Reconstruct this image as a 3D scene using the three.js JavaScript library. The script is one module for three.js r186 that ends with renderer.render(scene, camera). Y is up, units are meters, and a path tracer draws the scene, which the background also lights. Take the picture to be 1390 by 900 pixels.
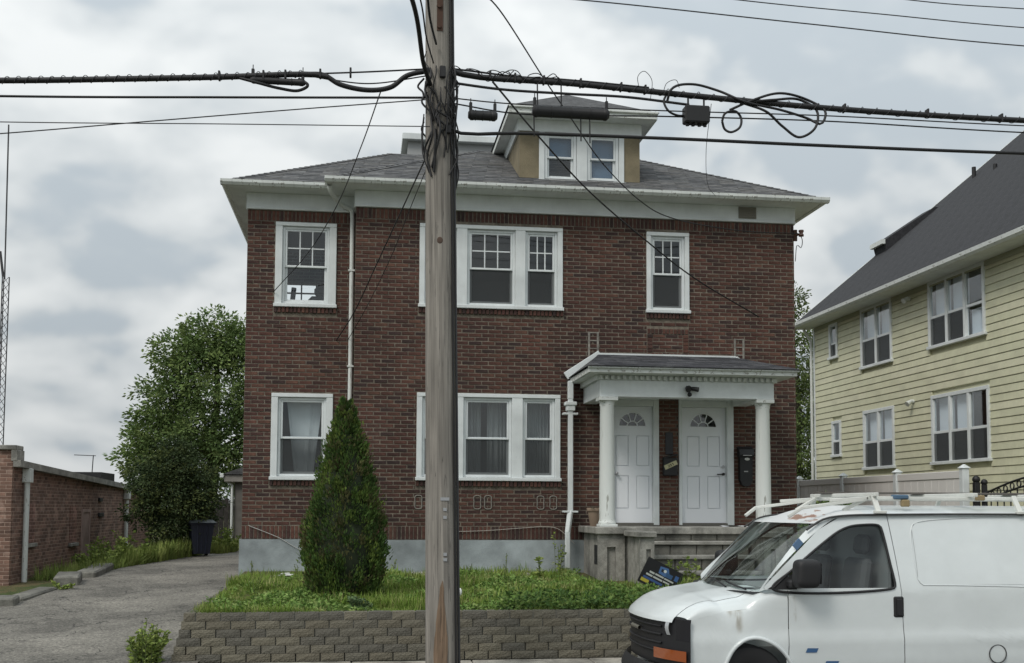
import * as THREE from 'three';
import { mergeGeometries, mergeVertices, toCreasedNormals } from 'three/addons/utils/BufferGeometryUtils.js';
import { TessellateModifier } from 'three/addons/modifiers/TessellateModifier.js';

// ---------------------------------------------------------------- camera, sky, sun, exposure
const scene = new THREE.Scene();
const R = THREE.MathUtils.degToRad;
const camera = new THREE.PerspectiveCamera(2 * THREE.MathUtils.radToDeg(Math.atan(590 / 1500)), 1390 / 900, 0.1, 2000);
camera.position.set(0, 2.0, 20.27);
camera.rotation.order = 'YXZ';
camera.rotation.set(R(3.8), R(-7.7), R(0.25));
camera.setViewOffset(1390, 1180, 0, 0, 1390, 900);      // the photograph is a picture cropped at its foot
scene.add(camera);

const renderer = new THREE.WebGLRenderer({ antialias: true });
renderer.toneMapping = THREE.LinearToneMapping;
renderer.toneMappingExposure = 1.0;
renderer.shadowMap.enabled = true;

function mulberry(a) { return () => { a |= 0; a = a + 0x6D2B79F5 | 0; let t = Math.imul(a ^ a >>> 15, 1 | a); t = t + Math.imul(t ^ t >>> 7, 61 | t) ^ t; return ((t ^ t >>> 14) >>> 0) / 4294967296; }; }
const rnd = mulberry(20240611);
const rr = (a, b) => a + (b - a) * rnd();
const lerp = (a, b, t) => a + (b - a) * t, clamp = (x, a = 0, b = 1) => Math.min(b, Math.max(a, x));
const smooth = (a, b, x) => { const t = clamp((x - a) / (b - a)); return t * t * (3 - 2 * t); };
// value noise, periodic in an integer lattice
const HASH = new Float32Array(65536); { const h = mulberry(77); for (let i = 0; i < 65536; i++) HASH[i] = h(); }
const lat = (x, y, p) => HASH[((((x % p) + p) % p) * 7919 + (((y % p) + p) % p) * 104729) & 65535];
function vnoise(x, y, p) {
  const xi = Math.floor(x), yi = Math.floor(y), fx = x - xi, fy = y - yi, u = fx * fx * (3 - 2 * fx), v = fy * fy * (3 - 2 * fy);
  return lerp(lerp(lat(xi, yi, p), lat(xi + 1, yi, p), u), lerp(lat(xi, yi + 1, p), lat(xi + 1, yi + 1, p), u), v);
}
function fbm(x, y, p, n = 4) { let s = 0, a = 0.5, t = 0; for (let i = 0; i < n; i++) { s += a * vnoise(x, y, p); t += a; a *= 0.5; x = x * 2 + 17; y = y * 2 + 31; p *= 2; } return s / t; }

{ // a bright overcast sky: layered cloud with thinner, bluer gaps
  const W = 2048, H = 1024, d = new Float32Array(W * H * 4);
  for (let j = 0; j < H; j++) {
    const el = ((j + 0.5) / H - 0.5) * Math.PI, sy = Math.sin(el), cy = Math.cos(el);
    for (let i = 0; i < W; i++) {
      const az = ((i + 0.5) / W - 0.5) * 2 * Math.PI, k = (j * W + i) * 4;
      let r = 0.30, g = 0.31, b = 0.31;
      if (sy > -0.02) {
        const q = 1 / (Math.max(sy, 0) + 0.48), px = Math.cos(az) * cy * q * 4.2, py = Math.sin(az) * cy * q * 4.2, ph = sy * 2.2;
        const wx = fbm(px * 0.9 + 40, py * 0.9 + 11, 4096, 3) - 0.5, wy = fbm(px * 0.9 + 7, py * 0.9 + 83, 4096, 3) - 0.5;
        const big = fbm(px * 0.66 + wx * 0.8 + 305.4 + ph, py * 0.66 + wy * 0.8 + 209.3 - ph, 4096, 4), fine = fbm(px * 2.5 + wx * 1.2 + 60, py * 2.5 + wy * 1.2 + 20 + ph * 3, 4096, 6), wisp = fbm(px * 7 + wx * 2 + 10, py * 7 + wy * 2 + 50, 4096, 5);
        let c = smooth(0.37, 0.68, big * 0.62 + fine * 0.38);
        c = clamp(c + (fine - 0.5) * 0.40 + (wisp - 0.5) * 0.28);
        const up = 0.76 + 0.92 * Math.max(sy, 0);
        const gap = smooth(0.36, 0.0, c);
        r = lerp(lerp(0.55, 0.83, c), 0.46, gap * 0.5) * up; g = lerp(lerp(0.60, 0.86, c), 0.535, gap * 0.5) * up; b = lerp(lerp(0.63, 0.865, c), 0.60, gap * 0.5) * up;
      }
      d[k] = r; d[k + 1] = g; d[k + 2] = b; d[k + 3] = 1;
    }
  }
  const t = new THREE.DataTexture(d, W, H, THREE.RGBAFormat, THREE.FloatType);
  t.mapping = THREE.EquirectangularReflectionMapping; t.magFilter = THREE.LinearFilter; t.minFilter = THREE.LinearFilter; t.wrapS = THREE.RepeatWrapping; t.needsUpdate = true;
  scene.background = t; scene.environment = t;
}
const sun = new THREE.DirectionalLight(0xfff8f0, 1.5);
sun.position.set(-19, 34, 22); sun.target.position.set(3, 2, 0); scene.add(sun, sun.target);
sun.castShadow = true; sun.shadow.radius = 34; sun.shadow.mapSize.set(2048, 2048);
Object.assign(sun.shadow.camera, { left: -30, right: 30, top: 30, bottom: -30, near: 1, far: 120 });

// ---------------------------------------------------------------- helpers
const taken = new Map();
function numbered(name) { const n = taken.get(name) ?? 0; taken.set(name, n + 1); return n ? name + '_' + String(n).padStart(3, '0') : name; }
function tag(o, label, category, group, kind) { if (label) o.userData.label = label; if (category) o.userData.category = category; if (group) o.userData.group = group; if (kind) o.userData.kind = kind; return o; }
function thing(name, label, category, [x, y, z] = [0, 0, 0], turn = 0, group) { const o = new THREE.Group(); o.name = numbered(name); o.position.set(x, y, z); o.rotation.y = turn; scene.add(o); return tag(o, label, category, group); }
function part(name, parent) { const o = new THREE.Group(); o.name = name; parent.add(o); return o; }
function uvMetres(g) { // uv in metres from the face direction
  if (g.index) g = g.toNonIndexed();
  const p = g.attributes.position, n = p.count, uv = new Float32Array(n * 2), a = new THREE.Vector3(), b = new THREE.Vector3(), c = new THREE.Vector3();
  for (let i = 0; i < n; i += 3) {
    a.fromBufferAttribute(p, i); b.fromBufferAttribute(p, i + 1).sub(a); c.fromBufferAttribute(p, i + 2).sub(a); b.cross(c);
    const ax = Math.abs(b.x), ay = Math.abs(b.y), az = Math.abs(b.z);
    for (let k = 0; k < 3; k++) {
      const x = p.getX(i + k), y = p.getY(i + k), z = p.getZ(i + k);
      if (az >= ax && az >= ay) { uv[(i + k) * 2] = x; uv[(i + k) * 2 + 1] = y; } else if (ax >= ay) { uv[(i + k) * 2] = z; uv[(i + k) * 2 + 1] = y; } else { uv[(i + k) * 2] = x; uv[(i + k) * 2 + 1] = z; }
    }
  }
  g.setAttribute('uv', new THREE.BufferAttribute(uv, 2));
  return g;
}
function bare(g) { if (g.index) g = g.toNonIndexed(); for (const k of Object.keys(g.attributes)) if (!['position', 'normal', 'uv', 'color'].includes(k)) g.deleteAttribute(k); if (!g.attributes.normal) g.computeVertexNormals(); if (!g.attributes.uv) g = uvMetres(g); return g; }
function merged(list) {
  if (!Array.isArray(list)) return list;
  const gs = list.map(bare), color = gs.some((g) => g.attributes.color);
  if (color) for (const g of gs) if (!g.attributes.color) g.setAttribute('color', new THREE.BufferAttribute(new Float32Array(g.attributes.position.count * 3).fill(1), 3));
  return gs.length === 1 ? gs[0] : mergeGeometries(gs);
}
function mesh(name, geos, mat, parent = scene) {
  const m = new THREE.Mesh(merged(geos), mat); m.name = parent === scene ? numbered(name) : name; m.castShadow = m.receiveShadow = true; parent.add(m); return m;
}
const struct = (name, geos, mat) => tag(mesh(name, geos, mat), null, null, null, 'structure');
// a box given by its extents with small chamfers on every edge (44 triangles), or plain
function box(x0, x1, y0, y1, z0, z1, c = 0) {
  if (!c) { const g = new THREE.BoxGeometry(x1 - x0, y1 - y0, z1 - z0).translate((x0 + x1) / 2, (y0 + y1) / 2, (z0 + z1) / 2); return uvMetres(g); }
  const hx = (x1 - x0) / 2, hy = (y1 - y0) / 2, hz = (z1 - z0) / 2, k = Math.min(c, hx * 0.9, hy * 0.9, hz * 0.9), P = [], mid = new THREE.Vector3((x0 + x1) / 2, (y0 + y1) / 2, (z0 + z1) / 2);
  const quad = (a, b, c2, d) => { tri(a, b, c2); tri(a, c2, d); };
  const tri = (a, b, c2) => { const u = [b[0] - a[0], b[1] - a[1], b[2] - a[2]], v = [c2[0] - a[0], c2[1] - a[1], c2[2] - a[2]], n = [u[1] * v[2] - u[2] * v[1], u[2] * v[0] - u[0] * v[2], u[0] * v[1] - u[1] * v[0]]; const s = n[0] * (a[0] + b[0] + c2[0]) + n[1] * (a[1] + b[1] + c2[1]) + n[2] * (a[2] + b[2] + c2[2]); if (s < 0) P.push(...a, ...c2, ...b); else P.push(...a, ...b, ...c2); };
  const V = (sx, sy, sz, ax) => [sx * (ax === 0 ? hx : hx - k), sy * (ax === 1 ? hy : hy - k), sz * (ax === 2 ? hz : hz - k)];
  const S = [-1, 1];
  for (const s of S) {
    quad(V(s, -1, -1, 0), V(s, 1, -1, 0), V(s, 1, 1, 0), V(s, -1, 1, 0));
    quad(V(-1, s, -1, 1), V(1, s, -1, 1), V(1, s, 1, 1), V(-1, s, 1, 1));
    quad(V(-1, -1, s, 2), V(1, -1, s, 2), V(1, 1, s, 2), V(-1, 1, s, 2));
  }
  for (const s of S) for (const t of S) {
    quad(V(s, t, -1, 0), V(s, t, 1, 0), V(s, t, 1, 1), V(s, t, -1, 1));
    quad(V(s, -1, t, 0), V(s, 1, t, 0), V(s, 1, t, 2), V(s, -1, t, 2));
    quad(V(-1, s, t, 1), V(1, s, t, 1), V(1, s, t, 2), V(-1, s, t, 2));
    for (const w of S) tri(V(s, t, w, 0), V(s, t, w, 1), V(s, t, w, 2));
  }
  const g = new THREE.BufferGeometry(); g.setAttribute('position', new THREE.Float32BufferAttribute(P, 3)); g.computeVertexNormals(); g.translate(mid.x, mid.y, mid.z);
  return uvMetres(g);
}
function poly(tris) { const g = new THREE.BufferGeometry(); g.setAttribute('position', new THREE.Float32BufferAttribute(tris.flat(), 3)); g.computeVertexNormals(); return uvMetres(g); }
const quadG = (a, b, c, d) => poly([a, b, c, a, c, d]);
function prism(pts, axis, a, b) { // an outline [[u, v]...] extruded between a and b along x, y or z
  const s = new THREE.Shape(pts.map(([u, v]) => new THREE.Vector2(u, v)));
  const g = new THREE.ExtrudeGeometry(s, { depth: b - a, bevelEnabled: false, curveSegments: 8 });
  if (axis === 'z') g.translate(0, 0, a);
  if (axis === 'x') { g.rotateY(Math.PI / 2); g.scale(1, 1, -1); g.translate(a, 0, 0); flip(g); }   // u -> z
  if (axis === 'y') { g.rotateX(Math.PI / 2); g.scale(1, -1, 1); g.translate(0, a, 0); flip(g); }   // v -> z
  g.computeVertexNormals();
  return uvMetres(g);
}
function flip(g) { const p = g.attributes.position; for (let i = 0; i < p.count; i += 3) { const t = [p.getX(i + 1), p.getY(i + 1), p.getZ(i + 1)]; p.setXYZ(i + 1, p.getX(i + 2), p.getY(i + 2), p.getZ(i + 2)); p.setXYZ(i + 2, ...t); } }
function tube(pts, r, seg = 24, rad = 6, closed = false) { const c = new THREE.CatmullRomCurve3(pts.map((p) => new THREE.Vector3(...p)), closed, 'centripetal'); return new THREE.TubeGeometry(c, seg, r, rad, closed); }
function rod(a, b, r, rad = 10, r2 = r) { const A = new THREE.Vector3(...a), B = new THREE.Vector3(...b), d = B.clone().sub(A), g = new THREE.CylinderGeometry(r2, r, d.length(), rad); g.translate(0, d.length() / 2, 0); g.applyQuaternion(new THREE.Quaternion().setFromUnitVectors(new THREE.Vector3(0, 1, 0), d.normalize())); return g.translate(A.x, A.y, A.z); }
function bar(a, b, w, h) { const A = new THREE.Vector3(...a), B = new THREE.Vector3(...b), m = new THREE.Matrix4().lookAt(A, B, new THREE.Vector3(0, 1, 0)), l = A.distanceTo(B), g = box(-w / 2, w / 2, -h / 2, h / 2, -l / 2, l / 2, Math.min(w, h) * 0.15); g.applyMatrix4(m); return g.translate((A.x + B.x) / 2, (A.y + B.y) / 2, (A.z + B.z) / 2); }
function tint(g, r, gr, b) { const n = g.attributes.position.count, c = new Float32Array(n * 3); for (let i = 0; i < n; i++) { c[i * 3] = r; c[i * 3 + 1] = gr; c[i * 3 + 2] = b; } g.setAttribute('color', new THREE.BufferAttribute(c, 3)); return g; }

// ---------------------------------------------------------------- textures and materials
function tex(w, h, repeat, fn, srgb = true) { // fn(x, y) in 0..1 -> [r, g, b] sRGB 0..1, or one grey value
  const d = new Uint8Array(w * h * 4);
  for (let j = 0; j < h; j++) for (let i = 0; i < w; i++) { const v = fn(i / w, j / h), k = (j * w + i) * 4; if (typeof v === 'number') d[k] = d[k + 1] = d[k + 2] = clamp(v) * 255; else { d[k] = clamp(v[0]) * 255; d[k + 1] = clamp(v[1]) * 255; d[k + 2] = clamp(v[2]) * 255; } d[k + 3] = 255; }
  const t = new THREE.DataTexture(d, w, h); t.wrapS = t.wrapT = THREE.RepeatWrapping; t.magFilter = THREE.LinearFilter; t.minFilter = THREE.LinearMipmapLinearFilter; t.generateMipmaps = true;
  if (srgb) t.colorSpace = THREE.SRGBColorSpace; t.repeat.set(1 / repeat, 1 / repeat); t.needsUpdate = true; return t;
}
const lin = (r, g, b) => new THREE.Color().setRGB(r, g, b);
const std = (color, rough = 0.8, extra = {}) => new THREE.MeshStandardMaterial({ color, roughness: rough, ...extra });
const mix3 = (a, b, t) => [lerp(a[0], b[0], t), lerp(a[1], b[1], t), lerp(a[2], b[2], t)];
const grainTex = tex(512, 512, 0.5, (x, y) => { const a = fbm(x * 8, y * 8, 8, 6), s = vnoise(x * 170, y * 170, 170); return 0.80 + (a - 0.5) * 0.42 + (s - 0.5) * 0.16; });
const grainBump = tex(512, 512, 0.5, (x, y) => fbm(x * 40, y * 40, 40, 4), false);
const stainTex = tex(512, 512, 3.1, (x, y) => { const a = fbm(x * 5, y * 5, 5, 6), b = fbm(x * 21 + 4, y * 21, 21, 4); return 0.84 + (a - 0.5) * 0.34 + (b - 0.5) * 0.16; });
const concreteTex = tex(1024, 1024, 2.4, (x, y) => { const a = fbm(x * 6, y * 6, 6, 6), b = fbm(x * 30 + 3, y * 30, 30, 4), s = vnoise(x * 260, y * 260, 260), st = Math.pow(fbm(x * 14 + 9, y * 3, 3, 4), 2); const v = 0.72 + (a - 0.5) * 0.4 + (b - 0.5) * 0.22 + (s - 0.5) * 0.1 - st * 0.16; return [v, v * 0.99, v * 0.965]; });
const asphaltTex = tex(1024, 1024, 3.6, (x, y) => { const a = fbm(x * 4, y * 4, 4, 6), s = vnoise(x * 250, y * 250, 250), s2 = vnoise(x * 120 + 5, y * 120, 120), cr = Math.abs(fbm(x * 4 + 3, y * 4 + 8, 4, 5) - 0.5), pt = smooth(0.60, 0.63, fbm(x * 5 + 11, y * 5 + 2, 5, 5)); const v = 0.70 + (a - 0.5) * 0.34 + (s - 0.5) * 0.30 + (s2 - 0.5) * 0.18 - (cr < 0.005 ? 0.3 : 0) - pt * 0.09; return [v, v * 0.985, v * 0.95]; });
const paintTex = tex(512, 512, 1.3, (x, y) => { const a = fbm(x * 5, y * 5, 5, 5), st = fbm(x * 40, y * 4, 4, 4), sp = vnoise(x * 90, y * 90, 90) > 0.965 ? 0.12 : 0; const v = 0.93 + (a - 0.5) * 0.12 + (st - 0.5) * 0.035 - sp; return [v, v * 0.998, v * 0.99]; });
const peelTex = tex(512, 512, 1.1, (x, y) => { const a = fbm(x * 5, y * 5, 5, 5), chip = smooth(0.735, 0.765, fbm(x * 24 + 5, y * 24 + 3, 24, 5) + (a - 0.5) * 0.25), dirt = smooth(0.6, 0.8, fbm(x * 36, y * 6 + 2, 6, 4)); const v = 0.93 + (a - 0.5) * 0.12; return mix3([v, v * 0.998, v * 0.985].map((q) => q - dirt * 0.05), [0.50, 0.48, 0.44], chip * 0.55); });
const M = {
  mortar: std(lin(0.265, 0.228, 0.18), 0.95, { map: grainTex, bumpMap: grainBump, bumpScale: 0.003 }),
  white: std(lin(0.78, 0.83, 0.845), 0.5, { map: paintTex }),
  vinyl: std(lin(0.81, 0.86, 0.88), 0.38, { map: paintTex }),
  oldwhite: std(lin(0.78, 0.82, 0.815), 0.62, { map: peelTex }),
  soffit: std(lin(0.78, 0.82, 0.82), 0.7, { map: paintTex }),
  door: std(lin(0.80, 0.83, 0.86), 0.42),
  foundation: std(lin(0.44, 0.495, 0.51), 0.85, { map: stainTex, bumpMap: grainBump, bumpScale: 0.004 }),
  concrete: std(lin(0.60, 0.60, 0.57), 0.92, { map: concreteTex, bumpMap: grainBump, bumpScale: 0.004 }),
  stone: std(lin(0.36, 0.36, 0.33), 0.92, { map: concreteTex, bumpMap: grainBump, bumpScale: 0.006 }),
  asphalt: std(lin(0.36, 0.35, 0.325), 0.93, { map: asphaltTex, bumpMap: grainBump, bumpScale: 0.006 }),
  road: std(lin(0.24, 0.24, 0.24), 0.93, { map: asphaltTex, bumpMap: grainBump, bumpScale: 0.006 }),
  sidewalk: std(lin(0.70, 0.67, 0.61), 0.92, { map: concreteTex, bumpMap: grainBump, bumpScale: 0.004 }),
  dark: std(lin(0.011, 0.011, 0.012), 0.55),
  rubber: std(lin(0.014, 0.014, 0.015), 0.7),
  room: std(lin(0.20, 0.19, 0.17), 0.9),
  curtain: new THREE.MeshPhysicalMaterial({ color: lin(0.78, 0.80, 0.80), roughness: 0.95, transmission: 0.25, side: THREE.DoubleSide }),
  curtainGrey: new THREE.MeshPhysicalMaterial({ color: lin(0.42, 0.43, 0.42), roughness: 0.95, transmission: 0.25, side: THREE.DoubleSide }),
  glass: new THREE.MeshPhysicalMaterial({ color: lin(0.93, 0.96, 0.97), roughness: 0.02, transmission: 1, thickness: 0, ior: 1.52 }),
  screen: std(lin(0.045, 0.05, 0.052), 0.8, { transparent: true, opacity: 0.62, side: THREE.DoubleSide }),
  cable: std(lin(0.010, 0.010, 0.011), 0.6),
  cableGrey: std(lin(0.045, 0.045, 0.048), 0.6),
  galvanised: std(lin(0.42, 0.43, 0.44), 0.45, { metalness: 0.6 }),
  rust: std(lin(0.09, 0.045, 0.028), 0.85, { map: stainTex }),
};

// ---------------------------------------------------------------- the setting: ground, road, kerb, pavement, drive, lawn
const drivePts = [[9, 0.02], [7.7, 0.075], [6.2, 0.11], [4, 0.22], [2, 0.33], [0, 0.46], [-2, 0.56], [-5, 0.67], [-10, 0.76], [-16, 0.84], [-30, 0.9], [-300, 0.9]];
function along(pts, z) { for (let i = 0; i < pts.length - 1; i++) if (z <= pts[i][0] && z >= pts[i + 1][0]) return lerp(pts[i][1], pts[i + 1][1], (pts[i][0] - z) / (pts[i][0] - pts[i + 1][0])); return z > pts[0][0] ? pts[0][1] : pts[pts.length - 1][1]; }
const driveY = (z) => along(drivePts, z);
const lawnY = (x, z) => 0.64 + (6.0 - clamp(z, -1, 6.2)) / 6.2 * 0.21;
function sheet(x0, x1, z0, z1, nx, nz, yf) {
  const P = [], at = (i, j) => { const x = lerp(x0, x1, i / nx), z = lerp(z0, z1, j / nz); return [x, yf(x, z), z]; };
  for (let i = 0; i < nx; i++) for (let j = 0; j < nz; j++) { const a = at(i, j), b = at(i + 1, j), c = at(i + 1, j + 1), d = at(i, j + 1); P.push(...a, ...d, ...c, ...a, ...c, ...b); }
  const g = new THREE.BufferGeometry(); g.setAttribute('position', new THREE.Float32BufferAttribute(P, 3)); g.computeVertexNormals(); return uvMetres(g);
}
const earthTex = tex(1024, 1024, 3.3, (x, y) => { const a = fbm(x * 6, y * 6, 6, 6), b = fbm(x * 40 + 3, y * 40, 40, 4), s = vnoise(x * 230, y * 230, 230); return mix3([0.30, 0.36, 0.16], [0.44, 0.40, 0.26], smooth(0.42, 0.62, a * 0.6 + b * 0.4)).map((v) => v * (0.75 + s * 0.5)); });
M.earth = std(lin(0.72, 0.72, 0.72), 0.97, { map: earthTex, bumpMap: grainBump, bumpScale: 0.02 });
const groundProfile = [[600, -0.12], [7.62, -0.12], [7.6, -0.03], [6.3, -0.02], [4, 0.12], [0, 0.36], [-5, 0.58], [-16, 0.74], [-30, 0.8], [-600, 0.8]];
{ const rows = [], P = []; for (const [z] of groundProfile) rows.push(z); rows.push(2, -2, -10, 30, 15, 100, -100, -60, 11); rows.sort((a, b) => b - a);
  const xs = [-600, -120, -40, -15, -6, 0, 6, 15, 40, 120, 600];
  for (let i = 0; i < xs.length - 1; i++) for (let j = 0; j < rows.length - 1; j++) { const [x0, x1, z0, z1] = [xs[i], xs[i + 1], rows[j], rows[j + 1]], y0 = along(groundProfile, z0), y1 = along(groundProfile, z1); P.push(x0, y0, z0, x1, y1, z1, x0, y1, z1, x0, y0, z0, x1, y0, z0, x1, y1, z1); }
  const g = new THREE.BufferGeometry(); g.setAttribute('position', new THREE.Float32BufferAttribute(P, 3)); g.computeVertexNormals(); struct('ground', uvMetres(g), M.earth); }
struct('road', sheet(-120, 120, 7.78, 22, 40, 2, (x, z) => -0.05 + Math.min(0.04, (z - 7.8) * 0.01)), M.road);
// kerb stones and pavement slabs, the drive crossing left low
{ const kerb = new THREE.Group(); kerb.name = 'kerb'; kerb.userData.kind = 'structure'; scene.add(kerb);
  for (let x = -1.6; x < 13; x += 1.52) mesh('kerb_stone', box(x, x + 1.508, -0.16, 0.09 + rr(-0.004, 0.004), 7.62, 7.78, 0.02), M.sidewalk, kerb);
  const walk = new THREE.Group(); walk.name = 'pavement'; walk.userData.kind = 'structure'; scene.add(walk);
  for (let x = -1.6; x < 13; x += 1.5) mesh('paving_slab', box(x, x + 1.49, -0.06, 0.088 + rr(-0.004, 0.006), 6.24, 7.61, 0.012), M.sidewalk, walk);
}
const driveLeft = (z) => along([[9, -6.6], [3, -6.1], [1.2, -5.72], [-4.6, -5.32], [-10.7, -3.85], [-16, -3.5], [-60, -3.5]], z);
{ const P = [], nx = 8, nz = 70, at = (i, j) => { const z = lerp(-40, 7.9, j / nz), x = lerp(driveLeft(z), -1.95, i / nx); return [x, driveY(z) + 0.012 * Math.sin(x * 2.1 + z * 0.7) + (z > 7 ? -0.02 : 0), z]; };
  for (let i = 0; i < nx; i++) for (let j = 0; j < nz; j++) { const a = at(i, j), b = at(i + 1, j), c = at(i + 1, j + 1), d = at(i, j + 1); P.push(a, d, c, a, c, b); }
  struct('driveway', poly(P), M.asphalt); }
struct('lawn', sheet(-2.10, 14, -1.0, 6.12, 20, 12, (x, z) => lawnY(x, z) - 0.03), M.earth);
struct('back_yard', sheet(8.3, 40, -40, -0.9, 12, 12, (x, z) => 0.86), M.earth);
const vergeY = (x, z) => Math.min(driveY(z) - 0.03, along([[8, 0.02], [2, 0.17], [-2.5, 0.27], [-8.4, 0.40], [-11, 0.66], [-14, 0.78], [-60, 0.85]], z) + smooth(-5.9, -4.6, x) * 0.3);
struct('verge', sheet(-30, -3.3, -40, 6.2, 40, 40, vergeY), M.earth);

// ---------------------------------------------------------------- the brick house
const house = thing('brick_house', 'two storey dark brick house with hip roof, dormer and white columned porch', 'house', [0, 0, 0]);
const brickTones = [[0.140, 0.057, 0.042], [0.120, 0.050, 0.039], [0.160, 0.068, 0.049], [0.098, 0.045, 0.037], [0.130, 0.062, 0.048], [0.178, 0.083, 0.058], [0.075, 0.040, 0.036], [0.148, 0.062, 0.046]];
const brickMats = brickTones.map(([r, g, b]) => std(lin(r * 0.82, g * 0.83, b * 0.82), 0.88, { map: grainTex, bumpMap: grainBump, bumpScale: 0.003 }));
const brickAll = std(lin(0.82, 0.83, 0.82), 0.88, { map: grainTex, bumpMap: grainBump, bumpScale: 0.003, vertexColors: true });
const BL = 0.2475, BH = 0.0746, JT = 0.019;
function brickGeo(w, h, d = 0.03, c = 0.0035) { // the front is chamfered; the back stays open in the mortar
  const a = w / 2, b = h / 2, f = [[-a + c, -b + c, 0], [a - c, -b + c, 0], [a - c, b - c, 0], [-a + c, b - c, 0]], s = [[-a, -b, -c], [a, -b, -c], [a, b, -c], [-a, b, -c]], k = s.map(([x, y]) => [x, y, -d]), P = [...f[0], ...f[1], ...f[2], ...f[0], ...f[2], ...f[3]];
  for (let i = 0; i < 4; i++) { const j = (i + 1) % 4; P.push(...s[i], ...s[j], ...f[j], ...s[i], ...f[j], ...f[i], ...k[i], ...k[j], ...s[j], ...k[i], ...s[j], ...s[i]); }
  const g = new THREE.BufferGeometry(); g.setAttribute('position', new THREE.Float32BufferAttribute(P, 3)); g.computeVertexNormals(); return uvMetres(g);
}
const bricks = [];   // [x0, x1, y0, y1, z]
function courses(x0, x1, y0, y1, z, holes, phase = 0) {
  const n = Math.round((y1 - y0) / BH), h = (y1 - y0) / n;
  for (let r = 0; r < n; r++) {
    const a = y0 + r * h, b = a + h, off = ((r + phase) % 2) * BL / 2;
    for (let k = -1; ; k++) {
      let p = x0 + k * BL + off, q = p + BL; if (p >= x1) break;
      p = Math.max(p, x0); q = Math.min(q, x1); if (q - p < 0.03) continue;
      let segs = [[p, q]];
      for (const [hx0, hx1, hy0, hy1] of holes) { if (b <= hy0 + 0.012 || a >= hy1 - 0.012) continue; segs = segs.flatMap(([s, t]) => t <= hx0 || s >= hx1 ? [[s, t]] : [[s, Math.min(t, hx0)], [Math.max(s, hx1), t]].filter(([u, v]) => v - u > 0.03)); }
      for (const [s, t] of segs) bricks.push([s + JT / 2, t - JT / 2, a + JT / 2, b - JT / 2, z]);
    }
  }
}
function soldiers(x0, x1, y0, y1, z) { const n = Math.round((x1 - x0) / BH), w = (x1 - x0) / n; for (let i = 0; i < n; i++) bricks.push([x0 + i * w + JT / 2, x0 + (i + 1) * w - JT / 2, y0 + JT / 2, y1 - JT / 2, z]); }
const ZW = -0.456;                                     // the left wing stands back
const FT = 1.415, S0 = 1.665, T0 = 7.325, T1 = 7.53;
const openMain = [[0.997, 3.69, 5.70, 7.27], [0.975, 3.648, 2.50, 4.11], [5.312, 6.148, 5.715, 7.272], [4.60, 5.54, 1.69, 4.04], [5.926, 7.0, 1.69, 4.04]];
const openWing = [[-1.66, -0.535, 5.715, 7.31], [-1.68, -0.56, 2.50, 4.10]];
const sillsMain = [[0.98, 3.71, 5.585, 5.70], [0.96, 3.67, 2.385, 2.50], [5.295, 6.165, 5.60, 5.715]], sillsWing = [[-1.68, -0.515, 5.60, 5.715], [-1.70, -0.54, 2.385, 2.50]];
const panel = [5.32, 6.13, 4.86, 5.42];                  // framed brick panel under the right window
courses(-0.185, 8.262, S0, T0, 0, [...openMain, ...sillsMain, panel]);
courses(-2.18, -0.19, S0, T0, ZW, [...openWing, ...sillsWing], 1);
soldiers(-0.185, 8.262, T0, T1, 0.004); soldiers(-0.185, 8.262, FT, S0, 0.004);
soldiers(-2.18, -0.19, T0, T1, ZW + 0.004); soldiers(-2.18, -0.19, FT, S0, ZW + 0.004);
for (const [a, b, c, d] of sillsMain) soldiers(a, b, c, d, 0.035);
for (const [a, b, c, d] of sillsWing) soldiers(a, b, c, d, ZW + 0.035);
soldiers(panel[0], panel[1], panel[3] - 0.11, panel[3], 0.01); soldiers(panel[0], panel[1], panel[2], panel[2] + 0.1, 0.01);
for (const x of [panel[0], panel[1] - 0.11]) for (let y = panel[2] + 0.1; y < panel[3] - 0.12; y += 0.0695) bricks.push([x + 0.006, x + 0.104, y + 0.006, y + 0.0645, 0.01]);
{ const n0 = bricks.length; courses(panel[0] + 0.11, panel[1] - 0.11, panel[2] + 0.1, panel[3] - 0.11, 0, []); }
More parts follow.
